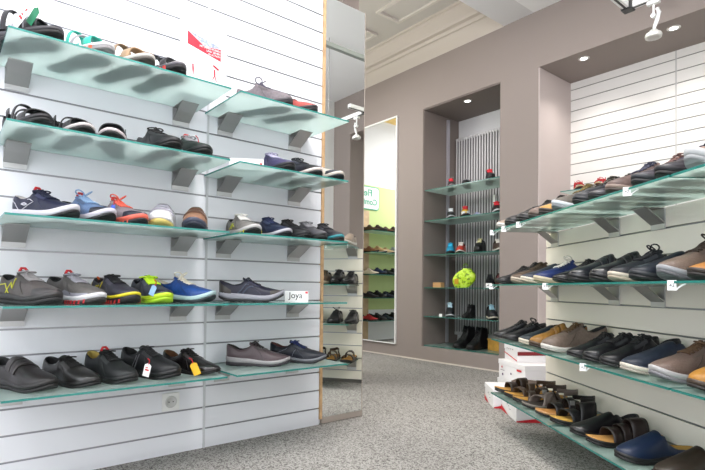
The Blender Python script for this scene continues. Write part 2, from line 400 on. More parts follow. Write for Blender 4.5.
# keep only the grooves seen every 10 cm: profile built along local x
mb.box(0, -.05, 0.03, GL, -.018, 1.078, 0)
mb.obj('slatted_panel', [BOARD_G, ALU2, GROOVED], t)
B(0, -.045, 0, GL, -.01, .03).obj('plinth', mat('plinth_dark', (.12, .11, .1), .6), t)
ZG = [1.088, .79, .492, .197]
secs = [(.055, .738), (.748, 1.438), (1.448, 2.14)]
for i, z in enumerate(ZG):
    for k, (a, b) in enumerate(secs):
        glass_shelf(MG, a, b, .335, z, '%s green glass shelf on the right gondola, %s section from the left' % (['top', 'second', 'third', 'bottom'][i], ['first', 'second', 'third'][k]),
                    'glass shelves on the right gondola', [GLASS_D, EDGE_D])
    for a, nm in ((.108, 'first'), (.65, 'second'), (.93, 'third'), (1.36, 'fourth'), (1.56, 'fifth')):
        bracket(MG, a, z - .008, 'dark slanted metal bracket, %s from the left under the %s gondola shelf' % (nm, ['top', 'second', 'third', 'bottom'][i]), 'brackets of the right gondola', .078, .088, .062)

# niche shelves
MN = Matrix(((1, 0, 0, 0), (0, -1, 0, 4.56), (0, 0, 1, 0), (0, 0, 0, 1)))
ZN = [1.822, 1.493, 1.127, .778, .472, .163]
for i, z in enumerate(ZN):
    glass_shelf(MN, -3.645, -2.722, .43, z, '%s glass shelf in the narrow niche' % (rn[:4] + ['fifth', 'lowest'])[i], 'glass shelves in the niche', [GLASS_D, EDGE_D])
o = B(-3.651, 4.49, .17, -3.630, 4.525, 2.66).obj('shelf_standard', mat('standard_grey', (.52, .50, .56), .4, .3)); tag(o, 'vertical grey slotted upright on the left side of the niche', 'shelf upright')
# radiator
t = thing('column_radiator', (-3.19, 4.66, .25), 0, 'tall grey tubular radiator filling the back of the niche', 'radiator')
for k in range(26):
    x = -.44 + k * .0345
    MB().cyl((x, -.010, .02), .0098, 2.20, 10).obj('radiator_tube', mat('radiator_enamel', (.60, .585, .60), .35), t)
B(-.455, -.012, 0, .44, .012, .035).obj('radiator_header', MATS['radiator_enamel'], t)
B(-.455, -.012, 2.20, .44, .012, 2.225).obj('radiator_header', MATS['radiator_enamel'], t)
B(-.452, .018, .02, .44, .034, 2.20).obj('gap_shade_panel', mat('radiator_shadow_gap', (.07, .065, .065), .6), t)  # dark sheet added behind the tubes, painting the shade in their gaps
B(.10, -.10, 1.36, .125, -.06, 1.50).obj('thermostat_valve', PLASTIC, t)
# shelf in the recess behind the gondola
MR = Matrix(((1, 0, 0, 0), (0, -1, 0, 4.67), (0, 0, 1, 0), (0, 0, 0, 1)))
glass_shelf(MR, -2.27, -1.3, .30, 1.645, 'glass shelf on the recessed slatted wall behind the gondola', 'glass shelves in the recess', [GLASS, EDGE])

# hallway shelving (seen in the grey wall's mirror)
MH = Matrix(((0, 1, 0, -5.5), (1, 0, 0, 0), (0, 0, 1, 0), (0, 0, 0, 1)))
ZH = [1.58, 1.275, .96, .63, .305]
for i, z in enumerate(ZH):
    glass_shelf(MH, 2.2, 3.42, .32, z, '%s shelf on the green hallway wall, seen in the mirror' % rn[i], 'glass shelves on the green hallway wall', [GLASS_D, EDGE_D])
o = B(-5.4995, 3.18, .0, -5.4968, 3.6, 1.9).obj('oak_panel', mat('oak_panel', (.66, .47, .27), .5, noise=.1, scale=12)); tag(o, 'light oak panel beside the green wall, seen in the mirror', 'panel')
t = thing('shop_sign', (-5.494, 3.25, 2.09), 0, 'white rounded sign with green letters above the hallway shelves, seen mirrored', 'sign')
def rrect(w, h, r, n=6):
    pts = []
    for cx, cy, a0 in ((w - r, h - r, 0), (-w + r, h - r, 90), (-w + r, -h + r, 180), (w - r, -h + r, 270)):
        for k in range(n + 1): a = radians(a0 + 90 * k / n); pts.append((cx + r * cos(a), cy + r * sin(a)))
    return pts
SGREEN = mat('sign_green', (.02, .42, .24), .5)
def plate(name, w, h, r, x0, x1, m, par):
    p = rrect(w, h, r); mb = MB(); mb.grid([[(x, a, b) for a, b in p] for x in (x0, x1)], 0, False, closev=True)
    mb.fan([(x1, a, b) for a, b in p]); mb.fan([(x0, a, b) for a, b in p]); return mb.obj(name, m, par)
plate('sign_board', .26, .17, .05, 0, .008, SGREEN, t); plate('sign_face', .248, .158, .045, .008, .010, PAPER, t)
text('Flex', .14, 'lettering', SGREEN, t, (.0115, 0, .07), (pi / 2, 0, pi / 2), .001, 'CENTER', .0015)
text('Comfort', .12, 'lettering', SGREEN, t, (.0115, 0, -.06), (pi / 2, 0, pi / 2), .001, 'CENTER', .0015)

# ------------------------------------------------------------------ shoe generator
def itp(x, tab):
    if x <= tab[0][0]: return tab[0][1]
    for (a, p), (b, q) in zip(tab, tab[1:]):
        if x <= b:
            k = (x - a) / (b - a); k = k * k * (3 - 2 * k) * .5 + k * .5
            return p + (q - p) * k
    return tab[-1][1]
def ends(t, h=.09, e=.22):
    r = 1.
    if t < h: r = sqrt(max(0, 1 - ((h - t) / h) ** 2))
    if t > 1 - e: r = sqrt(max(0, 1 - ((t - 1 + e) / e) ** 2.3))
    return r
TS = [0, .006, .02, .045, .09, .14, .19, .24, .29, .34, .38, .41, .43, .46, .50, .55, .60, .66, .72, .78, .83, .88, .92, .955, .98, .994, 1.0]
WT = [(0, .034), (.12, .036), (.4, .034), (.7, .0485), (.85, .046), (1, .040)]
HT = {  # collar heights (open part) and vamp heights
 'sneaker': ([(0, .092), (.08, .084), (.22, .070), (.32, .074), (.42, .092)], [(.0, .10), (.38, .100), (.46, .094), (.6, .076), (.72, .064), (.85, .057), (1, .050)]),
 'derby': ([(0, .082), (.08, .076), (.22, .060), (.32, .064), (.42, .084)], [(.0, .09), (.38, .092), (.46, .086), (.6, .068), (.72, .054), (.85, .046), (1, .040)]),
 'slipon': ([(0, .080), (.08, .074), (.2, .062), (.3, .066), (.36, .088)], [(.0, .09), (.32, .096), (.42, .089), (.6, .070), (.72, .058), (.85, .051), (1, .045)]),
 'clog': ([(0, .042), (.1, .040), (.3, .042), (.42, .06), (.45, .085)], [(.0, .09), (.40, .105), (.48, .102), (.6, .085), (.72, .070), (.85, .060), (1, .052)]),
 'boot': ([(0, .185), (.1, .185), (.25, .190), (.36, .200), (.42, .195)], [(.0, .2), (.36, .200), (.42, .16), (.5, .118), (.6, .088), (.72, .070), (.85, .060), (1, .052)]),
}
class Shoe:
    def __init__(s, kind='sneaker', L=.285, sole=.026, heel=.006, rocker=0., toe_w=1., hs=1.):
        s.kind = kind; s.L = L; s.sole = sole; s.heel = heel; s.rock = rocker; s.tw = toe_w; s.hs = hs
        k = kind if kind in HT else 'sneaker'
        s.hc, s.hv = HT[k]; s.to = {'slipon': .36, 'clog': .44, 'boot': .40}.get(k, .42)
        s.prot = .022
    def W(s, t): return itp(t, WT) * ends(t, .1, .24 * s.tw) * s.L / .285
    def cy(s, t): return -.006 * sin(pi * min(1, t * 1.1)) + .004 * t
    def zb(s, t):  # underside
        z = 0
        if t > .72: z += ((t - .72) / .28) ** 2 * (.015 + s.rock * .8)
        if t < .18 : z += ((.18 - t) / .18) ** 2 * (.003 + s.rock)
        return z
    def zs(s, t): return s.sole * itp(t, [(0, 1.12), (.3, 1), (.7, .86), (1, 1.0)]) + s.heel * itp(t, [(0, 1), (.3, .7), (.6, 0)]) + (s.zb(t) * .8 if t > .7 else 0)
    def ptc(s, t, v, off=0, hmul=1.):  # closed arch surface
        W = s.W(t) + off; zs = s.zs(t) - .004; h = itp(t, s.hv) * s.hs * hmul; h = zs + (max(h + (s.sole - .026) * .6, zs + .01) - zs) * ends(t, .0001, .30) ** .55 + off
        a = pi * v; c = cos(a); sn = max(0, sin(a))
        return Vector((t * s.L - s.L / 2 + (off if t > .95 else 0), s.cy(t) + W * (abs(c) ** .72) * (1 if c >= 0 else -1), zs + (h - zs) * sn ** .72))
    def pto(s, t, v):
        W = s.W(t); zs = s.zs(t) - .004; hc = (itp(t, s.hc) + (s.sole - .026) * .6) * (s.hs if s.kind != 'clog' else 1); sd = 1 if v < .5 else -1; q = 2 * min(v, 1 - v)
        fl = s.zs(t) + .006; x = t * s.L - s.L / 2; ins = 0
        if q < .5:
            p = q / .5; y = W * (1 - .20 * p * p + .06 * sin(pi * p)); z = zs + (hc - zs) * p
        elif q < .6:
            p = (q - .5) / .1; y = W * .80 - .006 * p; z = hc + .0025 * sin(pi * p); ins = .007 * p
        else:
            p = (q - .6) / .4; ins = .007 + .004 * p
            if p < .55: y = max(0, W * .80 - .006); z = hc - (hc - fl) * (p / .55)
            else: y = max(0, W * .80 - .006) * (1 - (p - .55) / .45); z = fl
        if t < .12: x += ins * (1 - t / .12)
        return Vector((x, s.cy(t) + sd * max(0, y), z))
    def pt(s, t, v):
        k = (t - s.to) / .045; k = max(0, min(1, k)); k = k * k * (3 - 2 * k)
        if k <= 0: return s.pto(t, v)
        if k >= 1: return s.ptc(t, v)
        return s.pto(t, v).lerp(s.ptc(t, v), k)
    def upper(s, rule, vents=0):
        nv = 26; P = [[s.pt(t, j / nv) for j in range(nv + 1)] for t in TS]
        def mf(i, j):
            t = (TS[i] + TS[i + 1]) / 2; v = (j + .5) / nv; q = 2 * min(v, 1 - v)
            if t < s.to and q > .54: return 1
            return rule(t, q)
        return MB().grid(P, 0, True, mf=mf)
    def ring(s, t, z, k, n): pass
    def solemesh(s, zlo, zhi, k0=1.0, k1=1.04, tread=False):
        # zlo,zhi fractions between underside and sole top; outline loops stacked
        mb = MB(); T = TS
        def loop(fr, k, inset=0):
            pts = []
            for t in T: pts.append((t, 1))
            for t in reversed(T[1:-1]): pts.append((t, -1))
            out = []
            for t, sd in pts:
                W = max(0, s.W(t) * k + .002 - inset); zb = s.zb(t); z = zb + (s.zs(t) - zb) * fr
                x = (t - .5) * (s.L + .006 - 2 * inset)
                if tread and fr < .05: z += .002 * ((int(t * 26)) % 2)
                out.append((x, s.cy(t) + sd * W, z))
            return out
        A = [loop(zlo, k0, .004), loop(zlo + (zhi - zlo) * .15, (k0), .0005), loop(zlo + (zhi - zlo) * .55, (k0 + k1) / 2), loop(zhi - .03, k1, .0005), loop(zhi, k1, .004)]
        mb.grid(A, 0, True, closev=True)
        n = len(A[0]); half = len(T)
        for lp, b in ((A[0], 0), (A[-1], 4)):
            base = b * n
            for i in range(1, half - 1):
                i2 = i + 1; j = (n - i) % n; j2 = (n - i2) % n
                if i2 == half - 1: mb.quad([base + i, base + i2, base + j], 0)
                else: mb.quad([base + i, base + i2, base + j2, base + j], 0)
            mb.quad([base, base + 1, base + n - 1], 0)
        return mb
    def tongue(s, up=.010):
        P = []
        for i in range(6):
            k = i / 5; t = s.to + .10 - k * .15; x = t * s.L - s.L / 2
            z = itp(s.to + .07, s.hv) * s.hs - .006 + k * (up + .012) + (s.sole - .026) * .6
            w = .022 + .005 * k - (.006 if i == 5 else 0)
            P.append([Vector((x, s.cy(t) + w * (j / 3 - 1), z - .010 * abs(j / 3 - 1) ** 2)) for j in range(7)])
        mb = MB(); mb.grid(P, 0, True); Q = [[p + Vector((.004, 0, -.004)) for p in r] for r in P]; mb.grid(Q, 0, True)
        top = [P[-1], Q[-1]]; mb.grid(top, 0, True)
        return mb
    def laces(s, n=5, r=.0019, t0=None, t1=.66, v0=.37, bow=1., seed=0):
        mb = MB(); t0 = (t0 or s.to + .03); rnd = random.Random(seed)
        prev = None
        for i in range(n):
            t = t1 - (t1 - t0) * i / (n - 1)
            for (a, b, ta, tb) in ((v0, 1 - v0, t, t), (v0, 1 - v0, t, t - (t1 - t0) / (n - 1) * .8)) if i < n - 1 else ((v0, 1 - v0, t, t),):
                mb.tube([s.ptc(ta + (tb - ta) * k / 4, a + (b - a) * k / 4, .0025) for k in range(5)], r, 5)
                if tb != ta: mb.tube([s.ptc(tb + (ta - tb) * k / 4, a + (b - a) * k / 4, .0035) for k in range(5)], r, 5)
        if bow > 0:
            c = s.ptc(t0, .5, .006)
            for sd in (-1, 1):
                R = .023 * min(bow, 1.2); up = .55 if bow > 1.25 else -.30 if bow >= 1 else -.6
                d = Vector((rnd.uniform(-.35, .35), sd, 0)).normalized(); px = Vector((1, 0, .35 if bow > 1.25 else .1)).normalized()
                lp = []
                for k in range(11):
                    a = 2 * pi * k / 10; rr = R * (1 - cos(a)) / 2
                    lp.append(c + d * rr * (1.0 if up > 0 else 1.25) + px * (sin(a) * R * .55) + Vector((0, 0, rr * up + .006 * sin(a / 2))))
                mb.tube(lp, r * 1.05, 5)
                d2 = Vector((rnd.uniform(.5, 1.4), sd * .8, 0)).normalized()
                mb.tube([c + d2 * (.010 * k) + Vector((0, 0, .002 - .0022 * k * k)) for k in range(4)], r * .9, 5)
            mb.tube([c + Vector((-.004, 0, .002)), c + Vector((.006, 0, .003))], r * 2.2, 6)
        return mb
    def band(s, t, width, v0=.05, v1=.95, skew=0, off=.0035, th=.003, hmul=1., height=None):
        n = 14; P = []; Q = []
        for i in range(n + 1):
            v = v0 + (v1 - v0) * i / n; row = []; row2 = []
            for j in range(4):
                tt = t + skew * (v - .5) + width * (j / 3 - .5)
                if height is None: a = s.ptc(tt, v, off, hmul); b = s.ptc(tt, v, off - th, hmul)
                else:
                    def hp(o):
                        W = s.W(tt) + o; zs = s.zs(tt) - .006; c = cos(pi * v); sn = sin(pi * v); hh = height(tt, v) if callable(height) else height
                        return Vector((tt * s.L - s.L / 2, s.cy(tt) + W * abs(c) ** .75 * (1 if c > 0 else -1), zs + (hh + o) * sn ** .8))
                    a = hp(off); b = hp(off - th)
                row.append(a); row2.append(b)
            P.append(row); Q.append(row2)
        mb = MB(); ring = [[P[i][j] for j in range(4)] + [Q[i][j] for j in (3, 2, 1, 0)] for i in range(n + 1)]
        mb.grid(ring, 0, True, closev=True); mb.fan(ring[0]); mb.fan(ring[-1])
        return mb
    def line(s, pts, side=1, r=.0016, off=.0012, mb=None, mirror=True):
        mb = mb or MB()
        for sd in ((side, -side) if mirror else (side,)):
            path = []
            for (t0, q0), (t1, q1) in zip(pts, pts[1:]):
                for k in range(4):
                    t = t0 + (t1 - t0) * k / 4; q = q0 + (q1 - q0) * k / 4; path.append((t, q))
            path.append(pts[-1]); P = []
            for t, q in path:
                v = q * .25; v = v if sd > 0 else 1 - v
                p = s.pt(t, v); p = p + Vector((0, sd * off, off * .3)); P.append(p)
            mb.tube(P, r, 5)
        return mb
    def counter(s, t0, t1, q0, q1, off=.002, sidecol=True):
        """overlay patch wrapped on the outer wall (heel counter, toe cap, side panel)"""
        mb = MB(); n = 10; m = 5
        for sd in (1, -1):
            P = []
            for i in range(n + 1):
                t = t0 + (t1 - t0) * i / n; row = []
                for j in range(m + 1):
                    q = (q0(t) if callable(q0) else q0) + ((q1(t) if callable(q1) else q1) - (q0(t) if callable(q0) else q0)) * j / m
                    v = q * .25 if t < s.to else q * .5; v = v if sd > 0 else 1 - v
                    p = s.pt(t, v); c = Vector((p.x, s.cy(t), s.zs(t)))
                    d = (p - c); d = d.normalized() if d.length > 1e-6 else Vector((0, 0, 1))
                    if t < .1: d = (d + Vector((-1 * (1 - t / .1), 0, 0))).normalized()
                    if t > .93: d = (d + Vector((1, 0, 0))).normalized()
                    row.append(p + d * off)
                P.append(row)
            mb.grid(P, 0, True)
        return mb

PROTO = {}
def make_parts(sp):
    """sp: dict of style -> list of (part name, mesh, parent index or None)"""
    key = repr(sorted((k, str(v)) for k, v in sp.items() if k != 'seed'))
    if key in PROTO: return PROTO[key]
    g = sp.get; kind = g('kind', 'sneaker')
    up = g('up', '#222222'); ur = g('rough', .45)
    UP = mat('upper_%s_%s_%d' % (up.strip('#'), g('tex', 'l'), int(ur * 100)), ink(up), ur, spec=.38, bump=.35 if g('tex') == 'mesh' else .12, noise=.14 if g('tex') in ('mesh', 'suede') else None, scale=260 if g('tex') == 'mesh' else 90, coat=.35 if g('gloss') else 0.)
    LIN = hx(g('lining', '#1b1b1f'), .8); MS = hx(g('mid', '#202022'), .5); OS = hx(g('out', '#141414'), .6)
    LC = hx(g('lace', '#15151a'), .7); TG = hx(g('tongue', up), .7)
    parts = []
    if kind in ('sandal', 'slide', 'loop'):
        s = Shoe('sneaker', g('L', .27), g('sole', .024), g('heel', .006), g('rocker', .0))
        parts.append(('outsole', s.solemesh(0, .52, .97, 1.0, True).mesh('outsole', [OS]), None))
        parts.append(('midsole', s.solemesh(.50, 1.0, 1.0, 1.03).mesh('midsole', [MS]), None))
        fb = s.solemesh(.96, 1.12, .92, .90); parts.append(('footbed', fb.mesh('footbed', [hx(g('bed', '#2a2a2c'), .7)]), None))
        ST = UP
        S2 = hx(g('strap2', up), ur)
        for (t, wd, hh, sk, w2) in g('straps', [(.72, .13, .040, 0, 0), (.5, .10, .058, 0, 1)]):
            parts.append(('strap', s.band(t, wd, .03, .97, sk, .002, .004, height=hh).mesh('strap', [S2 if w2 == 1 else ST]), None))
            if g('buckle') and w2 == 1:
                c = s.cy(t) + s.W(t) * .86
                mb = MB(); mb.box(t * s.L - s.L / 2 - .009, c - .004, s.zs(t) + hh * .50, t * s.L - s.L / 2 + .009, c + .007, s.zs(t) + hh * .80); parts.append(('buckle', mb.mesh('buckle', [ALU2]), None))
        if g('back', True) and kind != 'slide':
            H = g('backh', .075)
            mb = MB(); rows = []
            for i in range(15):
                a = pi * (i / 14) - pi / 2   # from +side round the heel to -side
                x = -s.L / 2 + .085 - cos(a) * .085 ; y = s.cy(.1) + sin(a) * .036
                z = s.zs(.1) + H * .50 + (1 - abs(sin(a))) * .012 + (abs(sin(a)) ** 4) * .008
                rows.append([Vector((x, y, z - .010)), Vector((x, y, z + .010)), Vector((x * 1. + .003 * cos(a), y * .93, z + .010)), Vector((x + .003 * cos(a), y * .93, z - .010))])
            mb.grid(rows, 0, True, closev=True); mb.fan(rows[0]); mb.fan(rows[-1])
            parts.append(('heel_strap', mb.mesh('heel_strap', [UP]), None))
            for sd in (-1, 1):
                mb = MB(); mb.tube([(-s.L / 2 + .085, s.cy(.2) + sd * .034, s.zs(.3) + H * .52), (-s.L / 2 + .075, s.cy(.2) + sd * .036, s.zs(.3) + .02), (-s.L / 2 + .06, s.cy(.2) + sd * .035, s.zs(.3) - .005)], .006, 6)
                parts.append(('side_stay', mb.mesh('side_stay', [UP]), None))
        if g('counter'):
            mb = s.counter(0.0, .26, 0, lambda t: .85 * (1 - (t / .3) ** 2), .0015); parts.append(('heel_cup', mb.mesh('heel_cup', [UP]), None))
        if g('treadcol'):
            for sd in (-1, 1):
                for k in range(3):
                    t = .72 + k * .07; W = s.W(t) + .002; x0 = (t - .5) * s.L; yy = s.cy(t) + sd * W; zz = s.zb(t) + .002
                    parts.append(('lug', MB().box(x0 - .006, yy - .003, zz, x0 + .006, yy + .0015, zz + .012).mesh('lug', [hx(g('treadcol'), .6)]), 0))
        PROTO[key] = parts; return parts
    s = Shoe(kind if kind in HT else 'sneaker', g('L', .285), g('sole', .026), g('heel', .006), g('rocker', 0.), g('toew', 1.), g('hs', 1.))
    split = g('split', .42)
    if kind == 'derby':
        s = Shoe('derby', g('L', .285), g('sole', .018), g('heel', .010), 0., g('toew', 1.15), g('hs', 1.))
    toe = g('toe'); cnt = g('cnt')
    parts.append(('outsole', s.solemesh(0, split, .97, .99, True).mesh('outsole', [OS]), None))
    parts.append(('midsole', s.solemesh(split - .02, 1.0, .99, g('flare', 1.03)).mesh('midsole', [MS]), None))
    mats = [UP, LIN]
    parts.append(('upper', s.upper(lambda t, q: 0).mesh('upper', mats, fix=True), None)); ui = len(parts) - 1
    if toe: parts.append(('toe_cap', s.counter(.80, 1.0, 0.0, lambda t: .35 + .65 * (t - .80) / .2, .0016).mesh('toe_cap', [hx(toe, ur)]), ui))
    if cnt: parts.append(('heel_counter', s.counter(0., .20, 0., lambda t: .9 - .5 * (t / .2), .0016).mesh('heel_counter', [hx(cnt, ur)]), ui))
    if g('lo'): parts.append(('mudguard', s.counter(g('lo0', .0), 1.0, 0., g('lo1', .22), .0014).mesh('mudguard', [hx(g('lo'), .5)]), ui))
    for nm, pts, colr, rr in g('lines', []):
        for sd in (1, -1): parts.append((nm, s.line(pts, sd, rr, mirror=False).mesh(nm, [hx(colr, .5)]), ui))
    if kind in ('sneaker', 'derby', 'boot'):
        parts.append(('tongue', s.tongue(.011 if kind != 'derby' else .006).mesh('tongue', [TG]), None))
    if kind in ('sneaker', 'derby', 'boot') and not g('nolace'):
        parts.append(('laces', s.laces(g('nl', 5 if kind != 'derby' else 4), g('lr', .0026 if kind != 'derby' else .0021), t1=.64 if kind != 'derby' else .58, bow=g('bow', 1.), seed=g('seed', 1)).mesh('laces', [LC]), None))
    if kind in ('sneaker', 'derby', 'boot') and not g('nolace'):
        base = ink(up); es = tuple(min(1, c * .62 + .004) for c in base) if sum(base) > .12 else tuple(c * 1.9 + .012 for c in base)
        for sd in (0, 1):
            P = []
            for i in range(8):
                t = s.to + .035 + i * (.64 - s.to - .035) / 7
                P.append([s.ptc(t, (.245 + .115 * j / 4) if sd == 0 else 1 - (.245 + .115 * j / 4), .0022) for j in range(5)])
            parts.append(('eyelet_facing', MB().grid(P, 0, True).mesh('eyelet_facing', [mat('facing_%s' % up.strip('#'), es, .5)]), ui))
        sm = tuple(c * .45 for c in base) if sum(base) > .12 else tuple(c * 1.7 + .006 for c in base)
        for sd in (1, -1):
            parts.append(('seam', s.line([(.66, .12), (.56, .6), (.52, .95)] if kind != 'derby' else [(.60, .1), (.55, .7), (.50, 1.0)], sd, .0012, mirror=False).mesh('seam', [mat('seam_%s' % up.strip('#'), sm, .6)]), ui))
    if kind == 'velcro':
        for k, tt in enumerate(g('vt', (.44, .55))):
            parts.append(('strap', s.band(tt, .085, .12, .88, .0 - .05, .0060, .0055, 1.0).mesh('strap', [hx(g('strap', up), ur)]), None))
    if kind == 'boot':
        mb = MB(); mb.grid([[s.ptc(.42 + .02 * i, .3 + .4 * j / 4, .002) for j in range(5)] for i in range(3)], 0, True)
    if g('tab'):
        mb = MB(); z = itp(0, s.hc) * s.hs; mb.tube([(-s.L / 2 + .004, s.cy(0), z - .022), (-s.L / 2 - .004, s.cy(0), z - .004), (-s.L / 2 + .0, s.cy(0), z + .010), (-s.L / 2 + .010, s.cy(0), z + .004)], .005, 6)
        parts.append(('pull_tab', mb.mesh('pull_tab', [hx(g('tab'), .6)]), ui))
    if g('ttab'):
        c = s.ptc(s.to, .5); mb = MB(); mb.tube([c + Vector((-.010, -.015, .006)), c + Vector((-.014, -.006, .018)), c + Vector((-.014, .006, .018)), c + Vector((-.010, .015, .006))], .0050, 6)
        parts.append(('tongue_loop', mb.mesh('tongue_loop', [hx(g('ttab'), .6)]), None))
    if g('treadcol'):
        for sd in (-1, 1):
            for k in range(6):
                t = .54 + k * .065; W = s.W(t) + .0015; mb = MB()
                x0 = (t - .5) * s.L; yy = s.cy(t) + sd * W; zz = s.zb(t) + .001
                mb.fan([(x0 - .007, yy, zz), (x0 + .004, yy, zz), (x0 + .008, yy, zz + .014), (x0 - .003, yy, zz + .012)]); mb.fan([(x0 - .007, yy - sd * .004, zz), (x0 + .004, yy - sd * .004, zz), (x0 + .008, yy - sd * .004, zz + .014), (x0 - .003, yy - sd * .004, zz + .012)])
                mb.grid([[mb.v[i] for i in (0, 1, 2, 3)], [mb.v[i] for i in (4, 5, 6, 7)]], 0, False, closev=True)
                parts.append(('lug', mb.mesh('lug', [hx(g('treadcol'), .6)]), 0))
    PROTO[key] = parts
    return parts
def shoe(loc, rz, sp, lab, cat='shoe', grp=None, tilt=0, scale=1.):
    nm = {'sandal': 'sandal', 'slide': 'slide_sandal', 'loop': 'sandal', 'clog': 'clog', 'boot': 'boot', 'velcro': 'velcro_shoe', 'derby': 'lace_up_shoe', 'slipon': 'slip_on_shoe'}.get(sp.get('kind', 'sneaker'), 'sneaker')
    t = thing(nm, loc, rz, lab, cat, grp)
    t.scale = (scale,) * 3
    objs = []
    for n, me, p in make_parts(sp):
        o = bpy.data.objects.new(n, me); COL.objects.link(o); o.parent = objs[p] if p is not None else t; objs.append(o)
        if sp.get('flip'): pass
    return t
D = dict
CATN = {'sandal': 'sandal', 'slide': 'sandal', 'clog': 'clog', 'boot': 'boot'}

